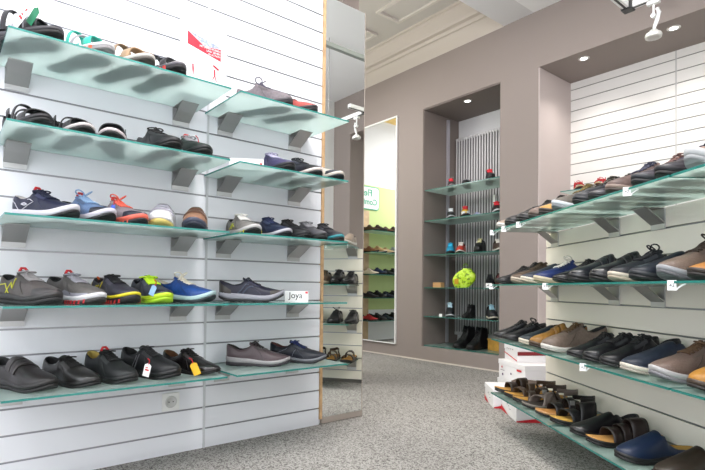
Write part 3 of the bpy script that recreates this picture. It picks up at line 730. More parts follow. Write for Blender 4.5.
# ------------------------------------------------------------------ left wall shoes: (x, y, yaw, style, look)
joya_lines = [('stripe', [(.30, .1), (.40, .6), (.47, .9)], '#4b5468', .0030), ('stripe', [(.38, .1), (.46, .5), (.54, .8)], '#4b5468', .0030)]
LEFT = [
 ('top', 1.585, 'shoes on the top left-wall shelf', [
  (-2.075, .262, 36, D(kind='sandal', up='#26252c', strap2='#b9b6bd', mid='#4a484e', out='#1d1c20', bed='#2c2b33', L=.285, counter=1, straps=[(.74, .12, .044, .1, 0), (.60, .06, .058, -.2, 1), (.50, .04, .070, .2, 1), (.40, .07, .084, 0, 0)]), 'black and grey sporty sandal with white hang tag'),
  (-2.085, .450, 26, D(kind='sandal', up='#2fae9c', strap2='#9a9aa0', mid='#c9c9cc', out='#8c8a8c', bed='#b9b9b9', treadcol='#d9603e', straps=[(.76, .10, .044, .1, 0), (.60, .06, .060, -.2, 1), (.44, .06, .080, 0, 0)]), 'turquoise sandal with grey straps and orange accents'),
  (-2.080, .600, 22, D(kind='sandal', up='#a58a6c', strap2='#8d7458', mid='#c8c5c0', out='#55504a', bed='#a08a70', straps=[(.74, .13, .046, 0, 0), (.48, .09, .076, 0, 1)]), 'beige leather sandal with pale sole'),
  (-2.080, .735, 14, D(kind='sandal', up='#2b2a30', mid='#5c5a60', out='#2a282c', bed='#c7c3c3', treadcol='#c23b36', straps=[(.78, .09, .040, .1, 0), (.62, .06, .056, -.15, 0), (.46, .07, .074, 0, 0)]), 'black strappy sandal with red dots on the sole'),
  (-2.085, 1.228, 30, D(kind='sneaker', up='#6e666b', tex='suede', mid='#47434a', out='#27262b', lace='#5a5568', hs=1.22, bow=1.4, lining='#8a8488'), 'grey-brown suede ankle shoe with tall lace loops'),
  (-2.085, 1.372, 28, D(kind='sneaker', hs=.95, lace='#7c3a36', up='#a2453f', tex='suede', mid='#3a3036', out='#2a272c', lining='#6d3230'), 'dull red leather slip-on with dark sole')]),
 ('second', 1.289, 'shoes on the second left-wall shelf', [
  (-2.079, .285, 12, D(kind='sandal', up='#2a2a2d', mid='#2c2b30', out='#17171a', bed='#2f2f33', counter=1, L=.28, straps=[(.76, .16, .040, 0, 0), (.56, .07, .056, -.1, 0), (.42, .08, .078, 0, 0)]), 'black sandal with three broad straps'),
  (-2.081, .425, 7, D(kind='sandal', up='#2c2c2e', mid='#c9c2c2', out='#1c1c1f', bed='#38383b', backh=.09, straps=[(.74, .16, .040, .1, 0), (.52, .06, .062, 0, 0)]), 'black sandal with raised heel loop and pale midsole'),
  (-2.075, .572, -21, D(kind='sandal', up='#313134', mid='#cfc3c6', out='#202023', bed='#38383b', straps=[(.72, .20, .046, 0, 0), (.46, .08, .066, 0, 0)]), 'black open shoe with pinkish-grey wedge sole'),
  (-2.065, .735, 6, D(kind='sneaker', up='#29292c', rough=.38, mid='#232326', out='#131315', lace='#1d1d20', hs=1.0), 'plain black lace-up comfort shoe facing the aisle'),
  (-2.082, .880, 0, D(kind='sneaker', up='#27332f', rough=.5, mid='#23282a', out='#15181a', lace='#8f8f92', cnt='#c9a02c', ttab='#c83030'), 'dark green lace-up shoe with yellow and red heel'),
  (-2.082, 1.290, -2, D(kind='sneaker', up='#4c476c', tex='mesh', mid='#2b2a30', out='#1b1b1f', lace='#b9b4cf', cnt='#5d588c'), 'purple mesh sneaker with pale laces'),
  (-2.081, 1.440, 2, D(kind='sneaker', up='#32323f', tex='mesh', mid='#cfc4bf', out='#1c1c22', lace='#35353d', toe='#1d1d23', lining='#7b6fa0'), 'dark navy sneaker with purple lining and beige sole line'),
  (-2.075, 1.575, -2, D(kind='slipon', up='#d2c8bc', mid='#cbc3ba', out='#2b3038', lining='#b9b0a6', toe='#3a3e48'), 'cream slip-on shoe with dark toe')]),
 ('third', .99, 'shoes on the third left-wall shelf', [
  (-2.075, .318, 30, D(kind='sneaker', up='#191e42', tex='suede', mid='#c7c3cc', out='#16161c', lace='#20264a', rocker=.012, sole=.036, split=.38, ttab='#c4202c', lining='#cfc9c9', flare=1.0, lines=[('piping', [(.02, .85), (.14, .5), (.20, .05)], '#cfcbd4', .0014), ('piping', [(.26, .05), (.36, .35), (.46, .45), (.34, .85)], '#cfcbd4', .0014), ('logo', [(.25, .55), (.30, .62), (.35, .45), (.30, .42), (.25, .55)], '#c9c6d0', .0026)]), 'navy suede rocker sneaker with red tongue loop'),
  (-2.076, .455, 20, D(kind='sneaker', up='#5c7398', tex='mesh', mid='#c4bfcb', out='#1a1a1f', lace='#8fb0d6', rocker=.012, sole=.034, ttab='#c0303a', toe='#2a2b38', bow=1.3), 'light blue rocker sneaker with pale blue laces'),
  (-2.077, .578, 16, D(kind='sneaker', up='#8b8086', tex='mesh', mid='#d86453', out='#1d1e28', lace='#f06a56', sole=.032, toe='#262a3c', cnt='#2b2c38', ttab='#d8503f', bow=1.35, lr=.0026, treadcol='#d9604f'), 'grey trail sneaker with coral laces and coral sole'),
  (-2.075, .745, -28, D(kind='velcro', up='#e2dfe3', mid='#dcd9dc', out='#bfae62', split=.6, sole=.034, hs=1.1, vt=(.50, .62), strap='#a29fab', lining='#c9c6ca'), 'white velcro shoe with yellowish sole'),
  (-2.075, .888, -30, D(kind='velcro', up='#9a7158', tex='suede', mid='#4a4f63', out='#2d3244', sole=.034, rocker=.01, hs=1.12, vt=(.50, .62), strap='#6a4936', lining='#3a3434'), 'brown suede velcro shoe with slate blue sole'),
  (-2.081, 1.115, -7, D(kind='sneaker', up='#77736f', tex='mesh', mid='#b9b6b6', out='#1f1f22', lace='#e6e2de', cnt='#5c5955', sole=.030, rocker=.008, toe='#7c7874', treadcol='#c7c438', lines=[('chevron', [(.26, .2), (.38, .55), (.48, .2)], '#cfd23c', .0028), ('chevron', [(.34, .2), (.44, .5)], '#cfd23c', .0024)]), 'grey mesh sneaker with yellow chevrons and white laces'),
  (-2.082, 1.262, 3, D(kind='sneaker', up='#26304e', tex='mesh', mid='#b6b4bd', out='#24252e', lace='#2e3a66', rocker=.008), 'navy mesh sneaker with grey rocker sole'),
  (-2.082, 1.372, 1, D(kind='sneaker', up='#26262b', rough=.6, mid='#2b2b30', out='#18181b', lace='#222226'), 'black lace-up sneaker squeezed between navy and grey pairs'),
  (-2.082, 1.482, -4, D(kind='sneaker', up='#55545a', tex='mesh', mid='#2a2a2e', out='#18181b', lace='#8c8b90', bow=1.2), 'charcoal mesh sneaker with grey lace loops'),
  (-2.080, 1.590, -6, D(kind='sneaker', up='#34343c', tex='mesh', mid='#2e8088', out='#202226', lace='#3a3a40'), 'dark sneaker with teal midsole line at the shelf end')]),
 ('fourth', .692, 'shoes on the fourth left-wall shelf', [
  (-2.075, .275, 22, D(kind='sneaker', L=.30, up='#57504f', tex='mesh', mid='#3a3738', out='#252426', lace='#9a9698', sole=.034, ttab='#cf2530', toe='#3f3a3c', hs=1.08, lining='#2a2a2e', lines=[('side_logo', [(.24, .1), (.34, .8), (.38, .35), (.44, .85)], '#c6c43e', .0022), ('side_logo', [(.10, .5), (.22, .8), (.30, .1)], '#c6c43e', .0022)]), 'large grey trail shoe with yellow zigzag side lines'),
  (-2.072, .420, 22, D(kind='sneaker', L=.29, up='#5c5856', tex='mesh', mid='#cfcdd2', out='#3b3838', lace='#9b9aa4', sole=.034, ttab='#cf2530', cnt='#5a5658', hs=1.03, lo='#8f8f9a', lo1=.14, treadcol='#c8323a'), 'grey trail shoe with white and red sole'),
  (-2.075, .560, 12, D(kind='sneaker', up='#3c3a46', tex='mesh', mid='#e0cf28', out='#1d1b1e', lace='#1c1c22', sole=.036, split=.66, tab='#d9622c', cnt='#c9b52c', treadcol='#cf2c2c', lines=[('side_stripe', [(.12, .2), (.24, .8)], '#d9c82e', .0024), ('side_stripe', [(.20, .1), (.30, .8)], '#d9c82e', .0024), ('side_stripe', [(.30, .1), (.40, .8)], '#d9c82e', .0022)]), 'black trail shoe with yellow and red sole'),
  (-2.075, .698, 4, D(kind='sneaker', up='#3a3e4c', tex='mesh', mid='#b6d522', out='#9cc41c', lace='#c6f02a', sole=.034, lr=.0032, bow=1.2, nl=6, lining='#1f2430', toe='#272b38'), 'dark trail shoe with neon lime laces and sole'),
  (-2.075, .838, 34, D(kind='sneaker', up='#1f4a92', tex='suede', mid='#a9c1c4', out='#28343a', lace='#e9e1cf', sole=.034, rocker=.012, lr=.0026, lining='#ddd4c4', bow=1.3, flare=1.0), 'bright blue suede rocker shoe with cream laces'),
  (-2.085, 1.165, 56, D(kind='sneaker', L=.295, up='#2c2c42', tex='mesh', mid='#9a99a3', out='#26262b', lace='#2a2a40', rocker=.018, sole=.036, split=.35, toe='#4a4440', cnt='#4d4743', bow=.4, flare=1.0, lines=joya_lines), 'navy and brown rocker sneaker shown side-on beside a name card')]),
 ('bottom', .394, 'shoes on the bottom left-wall shelf', [
  (-2.075, .262, 25, D(kind='velcro', L=.295, up='#2e2a2b', rough=.4, mid='#2a2728', out='#1a1818', sole=.032, rocker=.006, strap='#3a3536', vt=(.42, .53), hs=1.05), 'large black leather shoe with two velcro straps'),
  (-2.075, .410, 22, D(kind='sneaker', up='#2a2828', rough=.35, gloss=1, mid='#242222', out='#191818', lace='#1c1b1b', sole=.024), 'black smooth leather lace-up, second on its shelf'),
  (-2.076, .548, 17, D(kind='sneaker', up='#26292a', rough=.5, mid='#202122', out='#161617', lace='#1d1d1f', sole=.028, hs=1.1, ttab='#cf2730', lining='#b29a4e'), 'black lace-up shoe with red tongue loop'),
  (-2.075, .700, 26, D(kind='sneaker', up='#242528', tex='mesh', mid='#1f1f21', out='#151516', lace='#37373b', sole=.032, hs=1.15, L=.29, lines=[('side_stripe', [(.30, .1), (.38, .8)], '#6c6d72', .0018), ('side_stripe', [(.35, .1), (.43, .8)], '#6c6d72', .0018)]), 'black hiking shoe with white hang tag'),
  (-2.075, .872, 26, D(kind='derby', up='#241f20', rough=.25, gloss=1, mid='#1b1819', out='#121111', lace='#1d1a1a', L=.29, hs=1.12, lining='#6d4322'), 'polished black dress shoe with yellow tag'),
  (-2.085, 1.205, 52, D(kind='derby', up='#57484c', rough=.38, mid='#9e9a9c', out='#38343a', lace='#3b2f33', sole=.032, rocker=.01, L=.295, lining='#332c30', hs=1.14, toew=1.), 'taupe brown leather lace-up with pale grey sole'),
  (-2.070, 1.420, 38, D(kind='sneaker', up='#1d2130', tex='suede', mid='#6f7076', out='#2a2a30', lace='#2b3c78', rocker=.008, hs=1.0, lining='#5f2f2c', lines=[('stitching', [(.12, .1), (.22, .6), (.34, .85)], '#7d7f8c', .0009), ('stitching', [(.44, .1), (.50, .7)], '#7d7f8c', .0009)]), 'dark navy suede lace-up with blue laces near the wall end')]),
]
ordn = ['first', 'second', 'third', 'fourth', 'fifth', 'sixth', 'seventh', 'eighth', 'ninth', 'tenth', 'eleventh', 'twelfth']
for shelf, z, grp, items in LEFT:
    for i, (x, y, yaw, sp, look) in enumerate(items):
        sp = dict(sp); 
        shoe((x + ({'top': .042, 'second': .03}.get(shelf, 0)), y - ({'top': .034, 'second': .032}.get(shelf, 0)), z + .0006), radians(yaw), sp, '%s on the %s left shelf' % (look, shelf), CATN.get(sp.get('kind'), 'shoe'), grp, scale=1.12 if shelf == 'top' and sp['kind'] == 'sandal' else 1.04 if shelf == 'second' else 1.)

# ------------------------------------------------------------------ gondola shoes: (a along, yaw offset, style, look)
BLK = dict(up='#1c1b20', rough=.3, gloss=1, mid='#1a191c', out='#101011', lace='#141416')
GOND = [
 ('top', 1.088, [
  (0.100, 0, D(kind='slipon', up='#8d7d70', mid='#d0ccc8', out='#8c8883'), 'taupe slip-on with white sole at the far end'),
  (0.215, 0, D(kind='velcro', **{k: BLK[k] for k in ('up', 'rough', 'mid', 'out')}), 'black velcro shoe at the far end'),
  (0.370, 0, D(kind='sneaker', **BLK), 'black lace-up, third from the far end'),
  (0.500, 0, D(kind='sneaker', up='#6b5a52', mid='#55483f', out='#3a332e', lace='#2a2422', tex='suede'), 'grey-brown suede lace-up'),
  (0.610, 0, D(kind='slipon', up='#b0843c', tex='suede', mid='#3f352f', out='#27221f'), 'mustard suede slip-on with dark sole'),
  (0.730, 0, D(kind='sneaker', up='#5c564f', tex='suede', mid='#b7bcc0', out='#6e7377', sole=.034, rocker=.01, lace='#6a5a2c'), 'brown lace-up with thick light grey sole'),
  (0.900, 0, D(kind='sneaker', up='#2b2c33', rough=.4, mid='#2a2b31', out='#1a1b1f', lace='#3f382c'), 'dark grey lace-up with tan laces'),
  (1.010, 0, D(kind='derby', up='#2a2531', rough=.3, gloss=1, mid='#201d24', out='#17161a', lace='#1a181d'), 'dark aubergine polished lace-up'),
  (1.120, 0, D(kind='sneaker', up='#5e4a45', tex='suede', mid='#7e6c62', out='#433832', lace='#3a3d55'), 'brown stitched casual lace-up with blue laces'),
  (1.260, 0, D(kind='derby', up='#3a333d', rough=.32, gloss=1, mid='#2d3138', out='#24272c', lace='#6a4a44', sole=.03), 'purple-black leather lace-up'),
  (1.370, 0, D(kind='derby', up='#2f2a33', rough=.28, gloss=1, mid='#26242b', out='#19181b', lace='#2b3052', sole=.03), 'glossy black leather lace-up with navy laces'),
  (1.490, 0, D(kind='slipon', up='#8c7468', mid='#aeb0b2', out='#8d9092', sole=.04, rocker=.016, lining='#5d4a44'), 'light brown slip-on with thick pale sole'),
  (1.630, 0, D(kind='derby', **{k: BLK[k] for k in ('up', 'rough', 'gloss', 'mid', 'out', 'lace')}), 'black lace-up at the near end')]),
 ('second', .79, [
  (0.085, 0, D(kind='derby', L=.29, **{k: BLK[k] for k in ('up', 'rough', 'gloss', 'mid', 'out', 'lace')}), 'black lace-up oxford at the far end'),
  (.188, 0, D(kind='sneaker', L=.25, **BLK), 'smaller black lace-up set back beside the far oxford'),
  (0.300, 0, D(kind='sneaker', up='#5c4a3c', tex='suede', mid='#b3a797', out='#877c6d', lace='#54422c', hs=.95), 'brown suede lace-up with beige sole'),
  (0.420, 0, D(kind='slipon', up='#3b4250', tex='suede', mid='#cfc6b6', out='#a89e8c'), 'navy slip-on with cream sole'),
  (0.560, 0, D(kind='sneaker', up='#22356e', tex='suede', mid='#bdb197', out='#a3977c', lace='#dcd8cc', split=.3, hs=.92, bow=1.3), 'bright blue suede lace-up with cream sole'),
  (0.740, 0, D(kind='derby', **BLK), 'glossy black oxford next to the blue lace-up'),
  (0.870, 0, D(kind='velcro', up='#20212b', rough=.28, gloss=1, mid='#1d1d24', out='#131318'), 'black leather shoe with velcro strap'),
  (1.020, 0, D(kind='velcro', up='#1f1d23', rough=.3, gloss=1, mid='#1b1a1e', out='#121214'), 'black round-toed velcro shoe'),
  (1.135, 0, D(kind='sneaker', up='#24262f', tex='suede', mid='#b9b0a0', out='#a09684', lace='#26262c', hs=.95, bow=1.3), 'dark navy lace-up with cream sole'),
  (1.250, 0, D(kind='slipon', up='#1d2433', tex='suede', mid='#2a2d33', out='#191b20'), 'dark blue suede slip-on'),
  (1.380, 0, D(kind='sneaker', up='#6c5b51', tex='mesh', mid='#8f9094', out='#5c5d61', lace='#3b2a1c', sole=.03, rocker=.012, hs=1.05, bow=1.3), 'taupe knitted sneaker with grey sole'),
  (1.500, 0, D(kind='derby', up='#a26a2c', rough=.5, mid='#3d322c', out='#2a2422', lace='#6d4a26', lines=[('stitching', [(.60, .06), (.8, .06), (.95, .06)], '#c9b48a', .0010)], sole=.024), 'tan leather shoe with stitched dark sole'),
  (1.630, 0, D(kind='derby', up='#4d2a2f', rough=.25, gloss=1, mid='#201b1e', out='#151315', lace='#2a1a1c'), 'burgundy polished shoe at the near end')]),
 ('third', .492, [
  (0.065, -6, D(kind='derby', **BLK), 'black lace-up shoe at the far end'),
  (0.200, -4, D(kind='derby', L=.29, bow=1.4, **BLK), 'glossy black lace-up, second from the far end'),
  (0.400, 0, D(kind='slipon', up='#27343c', tex='suede', mid='#cdc5b4', out='#b3aa98', L=.28), 'dark teal suede slip-on with cream sole'),
  (0.515, 0, D(kind='velcro', up='#8a6228', tex='suede', mid='#5a4736', out='#3c3028', L=.27), 'mustard suede velcro shoe'),
  (0.635, 0, D(kind='sneaker', up='#6e5f55', tex='suede', mid='#cac6bf', out='#a5a19a', lace='#5c4220', hs=1.08, L=.29, cnt='#5a4630', split=.3), 'large taupe lace-up with white sole'),
  (0.860, 0, D(kind='derby', sole=.022, **BLK), 'black polished lace-up, right of the taupe one'),
  (0.975, 0, D(kind='sneaker', hs=.95, **BLK), 'black smooth lace-up in the middle of the row'),
  (1.085, 0, D(kind='derby', hs=1.1, sole=.026, **BLK), 'black round-toed lace-up left of the navy slip-on'),
  (1.205, 0, D(kind='slipon', up='#2c3444', tex='suede', mid='#c9c2b4', out='#9d968a', hs=1.05, L=.29, lines=[('stitching', [(.55, .08), (.7, .08), (.9, .08)], '#59627a', .0010)]), 'navy suede slip-on with cream sole'),
  (1.345, 0, D(kind='sneaker', up='#6a5850', tex='mesh', mid='#a8a6a6', out='#77767a', lace='#5a4026', sole=.032, rocker=.012, L=.29), 'taupe textured sneaker with pale sole'),
  (1.500, 0, D(kind='sneaker', up='#a4722c', tex='suede', mid='#4b3c30', out='#2d251f', lace='#4a3420'), 'mustard suede lace-up at the near end')]),
 ('bottom', .197, [
  (0.085, 0, D(kind='slide', up='#3c2a1e', bed='#c08c3c', mid='#2b241f', out='#1b1715', straps=[(.66, .16, .042, 0, 0), (.44, .16, .060, 0, 0)], buckle=1), 'dark brown slide sandal with yellow footbed at the far end'),
  (0.220, 0, D(kind='sandal', up='#54402f', bed='#b98738', mid='#2b241f', out='#1b1715', straps=[(.68, .13, .040, .1, 0), (.48, .13, .058, -.1, 1)]), 'brown sandal with heel strap, second from the far end'),
  (0.330, 0, D(kind='sandal', up='#4d3f36', bed='#b98738', mid='#2b241f', out='#1b1715', straps=[(.66, .14, .042, -.15, 0), (.46, .11, .058, .1, 1)], buckle=1), 'brown cross-strap sandal with tan footbed'),
  (0.440, 0, D(kind='sandal', up='#6a5e57', bed='#3b332c', mid='#7c746b', out='#1b1715', straps=[(.62, .20, .046, .22, 0), (.52, .16, .055, -.25, 1)]), 'grey-taupe cross-strap sandal with dark sole'),
  (0.585, 0, D(kind='sandal', up='#231f20', bed='#b07a3c', mid='#b9895a', out='#161415', straps=[(.66, .16, .042, 0, 0), (.44, .12, .060, 0, 1)], buckle=1), 'black two-strap sandal with tan edge'),
  (0.720, 0, D(kind='slide', up='#1f1d1f', bed='#c59a44', mid='#171616', out='#111111', straps=[(.70, .18, .046, .1, 0), (.44, .26, .070, -.1, 0)], L=.28), 'black open-toe slide with yellow cork footbed'),
  (0.885, 0, D(kind='slipon', up='#18161a', rough=.32, gloss=1, mid='#151416', out='#0f0f10', L=.27, hs=.9), 'narrow black closed shoe among the sandals'),
  (1.000, 0, D(kind='slide', up='#2f211e', bed='#bd8b4a', mid='#1e1817', out='#141110', straps=[(.66, .15, .046, 0, 0), (.52, .12, .056, 0, 0), (.34, .22, .072, 0, 0)], L=.28), 'dark brown three-strap slide sandal'),
  (1.175, 0, D(kind='clog', up='#20304f', rough=.38, mid='#231f21', out='#151415', lining='#b58a3e', L=.28, split=.5), 'navy blue leather clog'),
  (1.360, 0, D(kind='clog', up='#35291f', tex='suede', mid='#1f1a18', out='#141211', lining='#8a6a3a', L=.285, hs=1.05), 'dark brown suede clog at the near end')]),
]
gang = math.atan2(Gn.y, Gn.x)
for shelf, z, items in GOND:
    for i, (a, dy, sp, look) in enumerate(items):
        L = sp.get('L', .27 if sp['kind'] in ('sandal', 'slide') else .285); sp = dict(sp); sp['L'] = L
        if sp['kind'] in ('sneaker', 'derby', 'velcro', 'slipon'): sp['hs'] = sp.get('hs', 1.) * 1.12
        p = G0 + Gd * a + Gn * (.322 - (.04 if 'set back' in look else 0) - L / 2)
        shoe((p.x, p.y, z + .0006), gang + radians(dy), sp, '%s of the %s gondola shelf' % (look, shelf), CATN.get(sp['kind'], 'shoe'), 'shoes on the %s gondola shelf' % shelf)

# ------------------------------------------------------------------ niche children's shoes
def nx(x, z, yaw, sp, look, sc=.62, y=4.27, cat='shoe', grp='small shoes in the niche'):
    sp = dict(sp); sp['hs'] = sp.get('hs', 1.) * (1. if sp.get('kind') in ('boot', 'slipon') else 1.28)
    shoe((x, y, z + .0006), radians(yaw if sp.get('kind') == 'boot' else -52 + (yaw + 80) * .35), sp, look, cat, grp, scale=min(sc * 1.3, .92) if sp.get('kind') != 'boot' else sc)
nx(-3.405, 1.822, -70, D(up='#3a2c32', mid='#8c8588', out='#241f22', lace='#e02838', lr=.005, tongue='#d02434'), 'small dark shoe with bright red laces, left on the top niche shelf')
nx(-3.20, 1.822, -110, D(up='#74707a', mid='#3a383c', out='#242326', lace='#2c2c34', kind='sandal', strap2='#c5c3c8'), 'small grey strappy sandal in the middle of the top niche shelf', .8)
nx(-2.93, 1.822, -75, D(up='#26242c', mid='#26242c', out='#18171b', lace='#e52a3c', lr=.006, tongue='#d62838'), 'small black shoe with red tongue, right on the top niche shelf', .75)
nx(-3.405, 1.493, -75, D(up='#2a2a30', mid='#b9bcc2', out='#26262a', lace='#dfe4e8', lr=.004), 'small black and white sneaker, left on the second niche shelf', .75)
nx(-3.22, 1.493, -80, D(up='#c9a51e', mid='#3a3436', out='#1f1c1e', lace='#c02632', lr=.006, lining='#301f22', tongue='#b3202c', cnt='#2a2226', toe='#c9ccd0'), 'small yellow and red sneaker on the second niche shelf', .75)
nx(-3.07, 1.493, -40, D(kind='slipon', up='#8f96b4', mid='#c7cad4', out='#7c8090'), 'tiny pale blue baby shoe on the second niche shelf', .42)
nx(-2.85, 1.493, -80, D(up='#2f2327', mid='#c9ccd0', out='#241f22', lace='#d42c3a', lr=.006), 'small dark sneaker with red laces, right on the second niche shelf', .8)
nx(-3.405, 1.127, -85, D(up='#1d8fb8', mid='#22323a', out='#1a2226', lace='#25b0dc', lr=.004), 'small cyan blue shoe on the third niche shelf', .72)
nx(-3.27, 1.127, -105, D(up='#b3382c', mid='#cfc8c2', out='#2b2422', lace='#d9d4ce', lr=.004), 'small red sneaker with white laces on the third niche shelf', .75)
nx(-3.04, 1.127, -125, D(up='#201f22', mid='#29282b', out='#161517', lace='#c8c49a', hs=1.2), 'small black high shoe on the third niche shelf', .75)
nx(-2.83, 1.127, -60, D(up='#55423a', mid='#d8d4cc', out='#3a302b', lace='#e6e2da', lr=.005), 'small brown shoe with white lace patch on the third niche shelf', .8)
nx(-3.385, .778, -80, D(up='#22222a', mid='#26262b', out='#161619', lace='#30303a', hs=1.15), 'small black shoe left of the lime bag in the niche', .72, 4.42)
nx(-3.02, .778, -80, D(up='#202028', mid='#26262b', out='#161619', lace='#30303a', hs=1.15), 'small black shoe right of the lime bag in the niche', .72, 4.42)
nx(-2.80, .778, -60, D(up='#5d2426', mid='#2a2022', out='#1a1617', lace='#3a1c1e', hs=1.2), 'small dark red shoe behind a white price card in the niche', .75)
nx(-3.405, .472, -85, D(up='#26282e', mid='#c3c6ca', out='#202226', lace='#b9d6e6', lr=.006, hs=1.2), 'small black sneaker with pale blue top, left on the fifth niche shelf', .85)
nx(-3.17, .472, -88, D(kind='boot', up='#202022', mid='#1d1d1f', out='#141415', lace='#2b2b2e'), 'black ankle boot on the fifth niche shelf', .70, cat='boot')
nx(-2.90, .472, -60, D(up='#2a2a30', mid='#cfc9b9', out='#28272a', lace='#9cc6d8', lr=.006, hs=1.15), 'small black sneaker with blue and cream laces on the fifth niche shelf', .85)
nx(-3.235, .163, -92, D(kind='boot', up='#1c1c1e', tex='suede', mid='#1a1a1b', out='#121213', lace='#26262a'), 'tall black winter boot on the niche floor, left of its pair',  1.12, 4.28, 'boot', 'boots on the niche floor')
nx(-3.075, .163, -88, D(kind='boot', up='#1c1c1e', tex='suede', mid='#1a1a1b', out='#121213', lace='#26262a'), 'tall black winter boot on the niche floor, right of its pair',  1.12, 4.28, 'boot', 'boots on the niche floor')
# lime backpack
t = thing('lime_backpack', (-3.20, 4.19, .779), radians(20), 'lime green patterned bag standing between black shoes in the niche', 'bag')
mb = MB(); rows = []
for i in range(13):
    k = i / 12; h = .215 * k; wd = (.062 + .05 * sin(pi * (.15 + .6 * k))) * (sin(pi * min(1, .12 + k * .92)) ** .45 if k < 1 else .25) + .018; dp = .05 * (sin(pi * (.12 + k * .8)) ** .5) + .006; sh = .06 * k
    rows.append([(sh + wd * (abs(cos(a)) ** .7) * (1 if cos(a) > 0 else -1), dp * (abs(sin(a)) ** .8) * (1 if sin(a) > 0 else -1), h) for a in [2 * pi * j / 24 for j in range(24)]])
mb.grid(rows, 0, True, closev=True); mb.fan(rows[0]); mb.fan(rows[-1])
def patt():
    m = mat('lime_camouflage', (.45, .75, .05), .45); nt = m.node_tree
    n = nt.nodes.new('ShaderNodeTexNoise'); n.inputs['Scale'].default_value = 26; r = nt.nodes.new('ShaderNodeValToRGB')
    r.color_ramp.interpolation = 'CONSTANT'; e = r.color_ramp.elements; e[0].color = (.16, .30, .01, 1); e[1].color = (.48, .72, .02, 1); e[1].position = .44
    e2 = e.new(.58); e2.color = (.62, .82, .10, 1)
    tc = nt.nodes.new('ShaderNodeTexCoord'); nt.links.new(tc.outputs['Object'], n.inputs[0]); nt.links.new(n.outputs['Fac'], r.inputs[0]); nt.links.new(r.outputs[0], nt.nodes['Principled BSDF'].inputs[0])
    return m
mb.obj('bag_body', patt(), t); t.scale = (.9,) * 3
mb = MB(); mb.tube([(.02, 0, .24), (.025, 0, .262), (.05, 0, .268), (.07, 0, .24)], .005, 6); mb.obj('handle', hx('#7fae10'), t)
mb = MB(); mb.box(-.065, -.058, .04, -.02, -.050, .10); mb.obj('pocket_patch', hx('#c89a1c'), t)
# little tan box, wooden box, price card in the niche
t = B(-.055, -.03, 0, .055, .03, .055).obj('cardboard_box', hx('#c89a68', .7), bevel=.002); t.location = (-3.55, 4.25, .7785); tag(t, 'small tan box at the left of the fourth niche shelf', 'box')
t = thing('wooden_stool_box', (-2.875, 4.36, .1635), radians(-12), 'small orange-brown wooden box beside the boots on the niche floor', 'box')
B(-.095, -.06, 0, .095, .06, .10).obj('box_body', mat('orange_wood', (.50, .27, .05), .5, noise=.15, scale=18), t, bevel=.004)
B(-.10, -.065, .1, .10, .065, .115).obj('box_lid', MATS['orange_wood'], t, bevel=.003)
t = thing('price_card', (-2.86, 4.16, .7786), radians(10), 'white price card in front of the dark red shoe in the niche', 'card')
B(-.03, -.001, 0, .03, .001, .045).obj('card', PAPER, t); text('48', .03, 'print', BLACKP, t, (0, -.0016, .022), (pi / 2, 0, 0))
t = thing('price_card', (-3.46, 4.18, .4726), 0, 'pale card leaning on the left shoe of the fifth niche shelf', 'card'); B(-.02, -.001, 0, .02, .001, .03).obj('card', PAPER, t)

# red strappy sandals on the recess shelf
for x, y, yaw, lab in ((-2.15, 4.47, -60, 'red strappy sandal lying on the recess shelf behind the gondola, left one'), (-1.965, 4.47, -80, 'red strappy sandal standing on the recess shelf behind the gondola, right one')):
    shoe((x, y, 1.646), radians(yaw), D(kind='sandal', up='#c4202c', strap2='#c4202c', mid='#c9b48a', out='#5c2a22', bed='#d8c39a', backh=.11, L=.24,
         straps=[(.80, .07, .040, 0, 0), (.66, .07, .055, 0, 0), (.52, .07, .068, 0, 0), (.38, .07, .085, 0, 0)]), lab, 'sandal', 'red sandals in the recess', scale=.9)

# hallway shelf shoes (seen in the mirror on the grey wall)
hc = [[('#5d4632', 'brown'), ('#3d2a26', 'dark brown'), ('#6b3d2e', 'reddish brown'), ('#4a2b25', 'maroon')],
      [('#8a5c40', 'rust'), ('#c9a878', 'beige'), ('#cdb084', 'sand'), ('#a9b5b2', 'pale grey')],
      [('#e0d2c0', 'cream'), ('#2b3a5e', 'blue'), ('#20262c', 'charcoal'), ('#23282a', 'dark green')],
      [('#2c2030', 'plum'), ('#1d1d22', 'black'), ('#22283c', 'navy'), ('#1b1b20', 'jet black')],
      [('#b02a30', 'red'), ('#242428', 'black'), ('#1f2f3c', 'petrol blue'), ('#1b1b1f', 'jet black')]]
for i, z in enumerate(ZH):
    for j, (c, nm) in enumerate(hc[i]):
        y = 3.31 - j * .16
        light = nm in ('cream', 'beige', 'sand')
        shoe((-5.5 + .17, y, z + .0006), radians(-18), D(kind='sneaker' if j % 2 else 'derby', up=c, mid='#d8cdbd' if light else '#2a2622', out='#1a1817', lace=c, L=.285), '%s shoe on the %s shelf of the green hallway wall' % (nm, rn[i]), 'shoe', 'shoes on the green hallway wall')
    for j in (4, 5, 6):
        c, nm = hc[(i + 2) % 5][j - 3]
        shoe((-5.33, 3.31 - j * .16, z + .0006), radians(-18), D(kind='sneaker', up=c, mid='#2a2622', out='#1a1817', lace=c, L=.285), '%s shoe, %s from the oak panel on the %s green-wall shelf' % (nm, ordn[j], rn[i]), 'shoe', 'shoes on the green hallway wall')

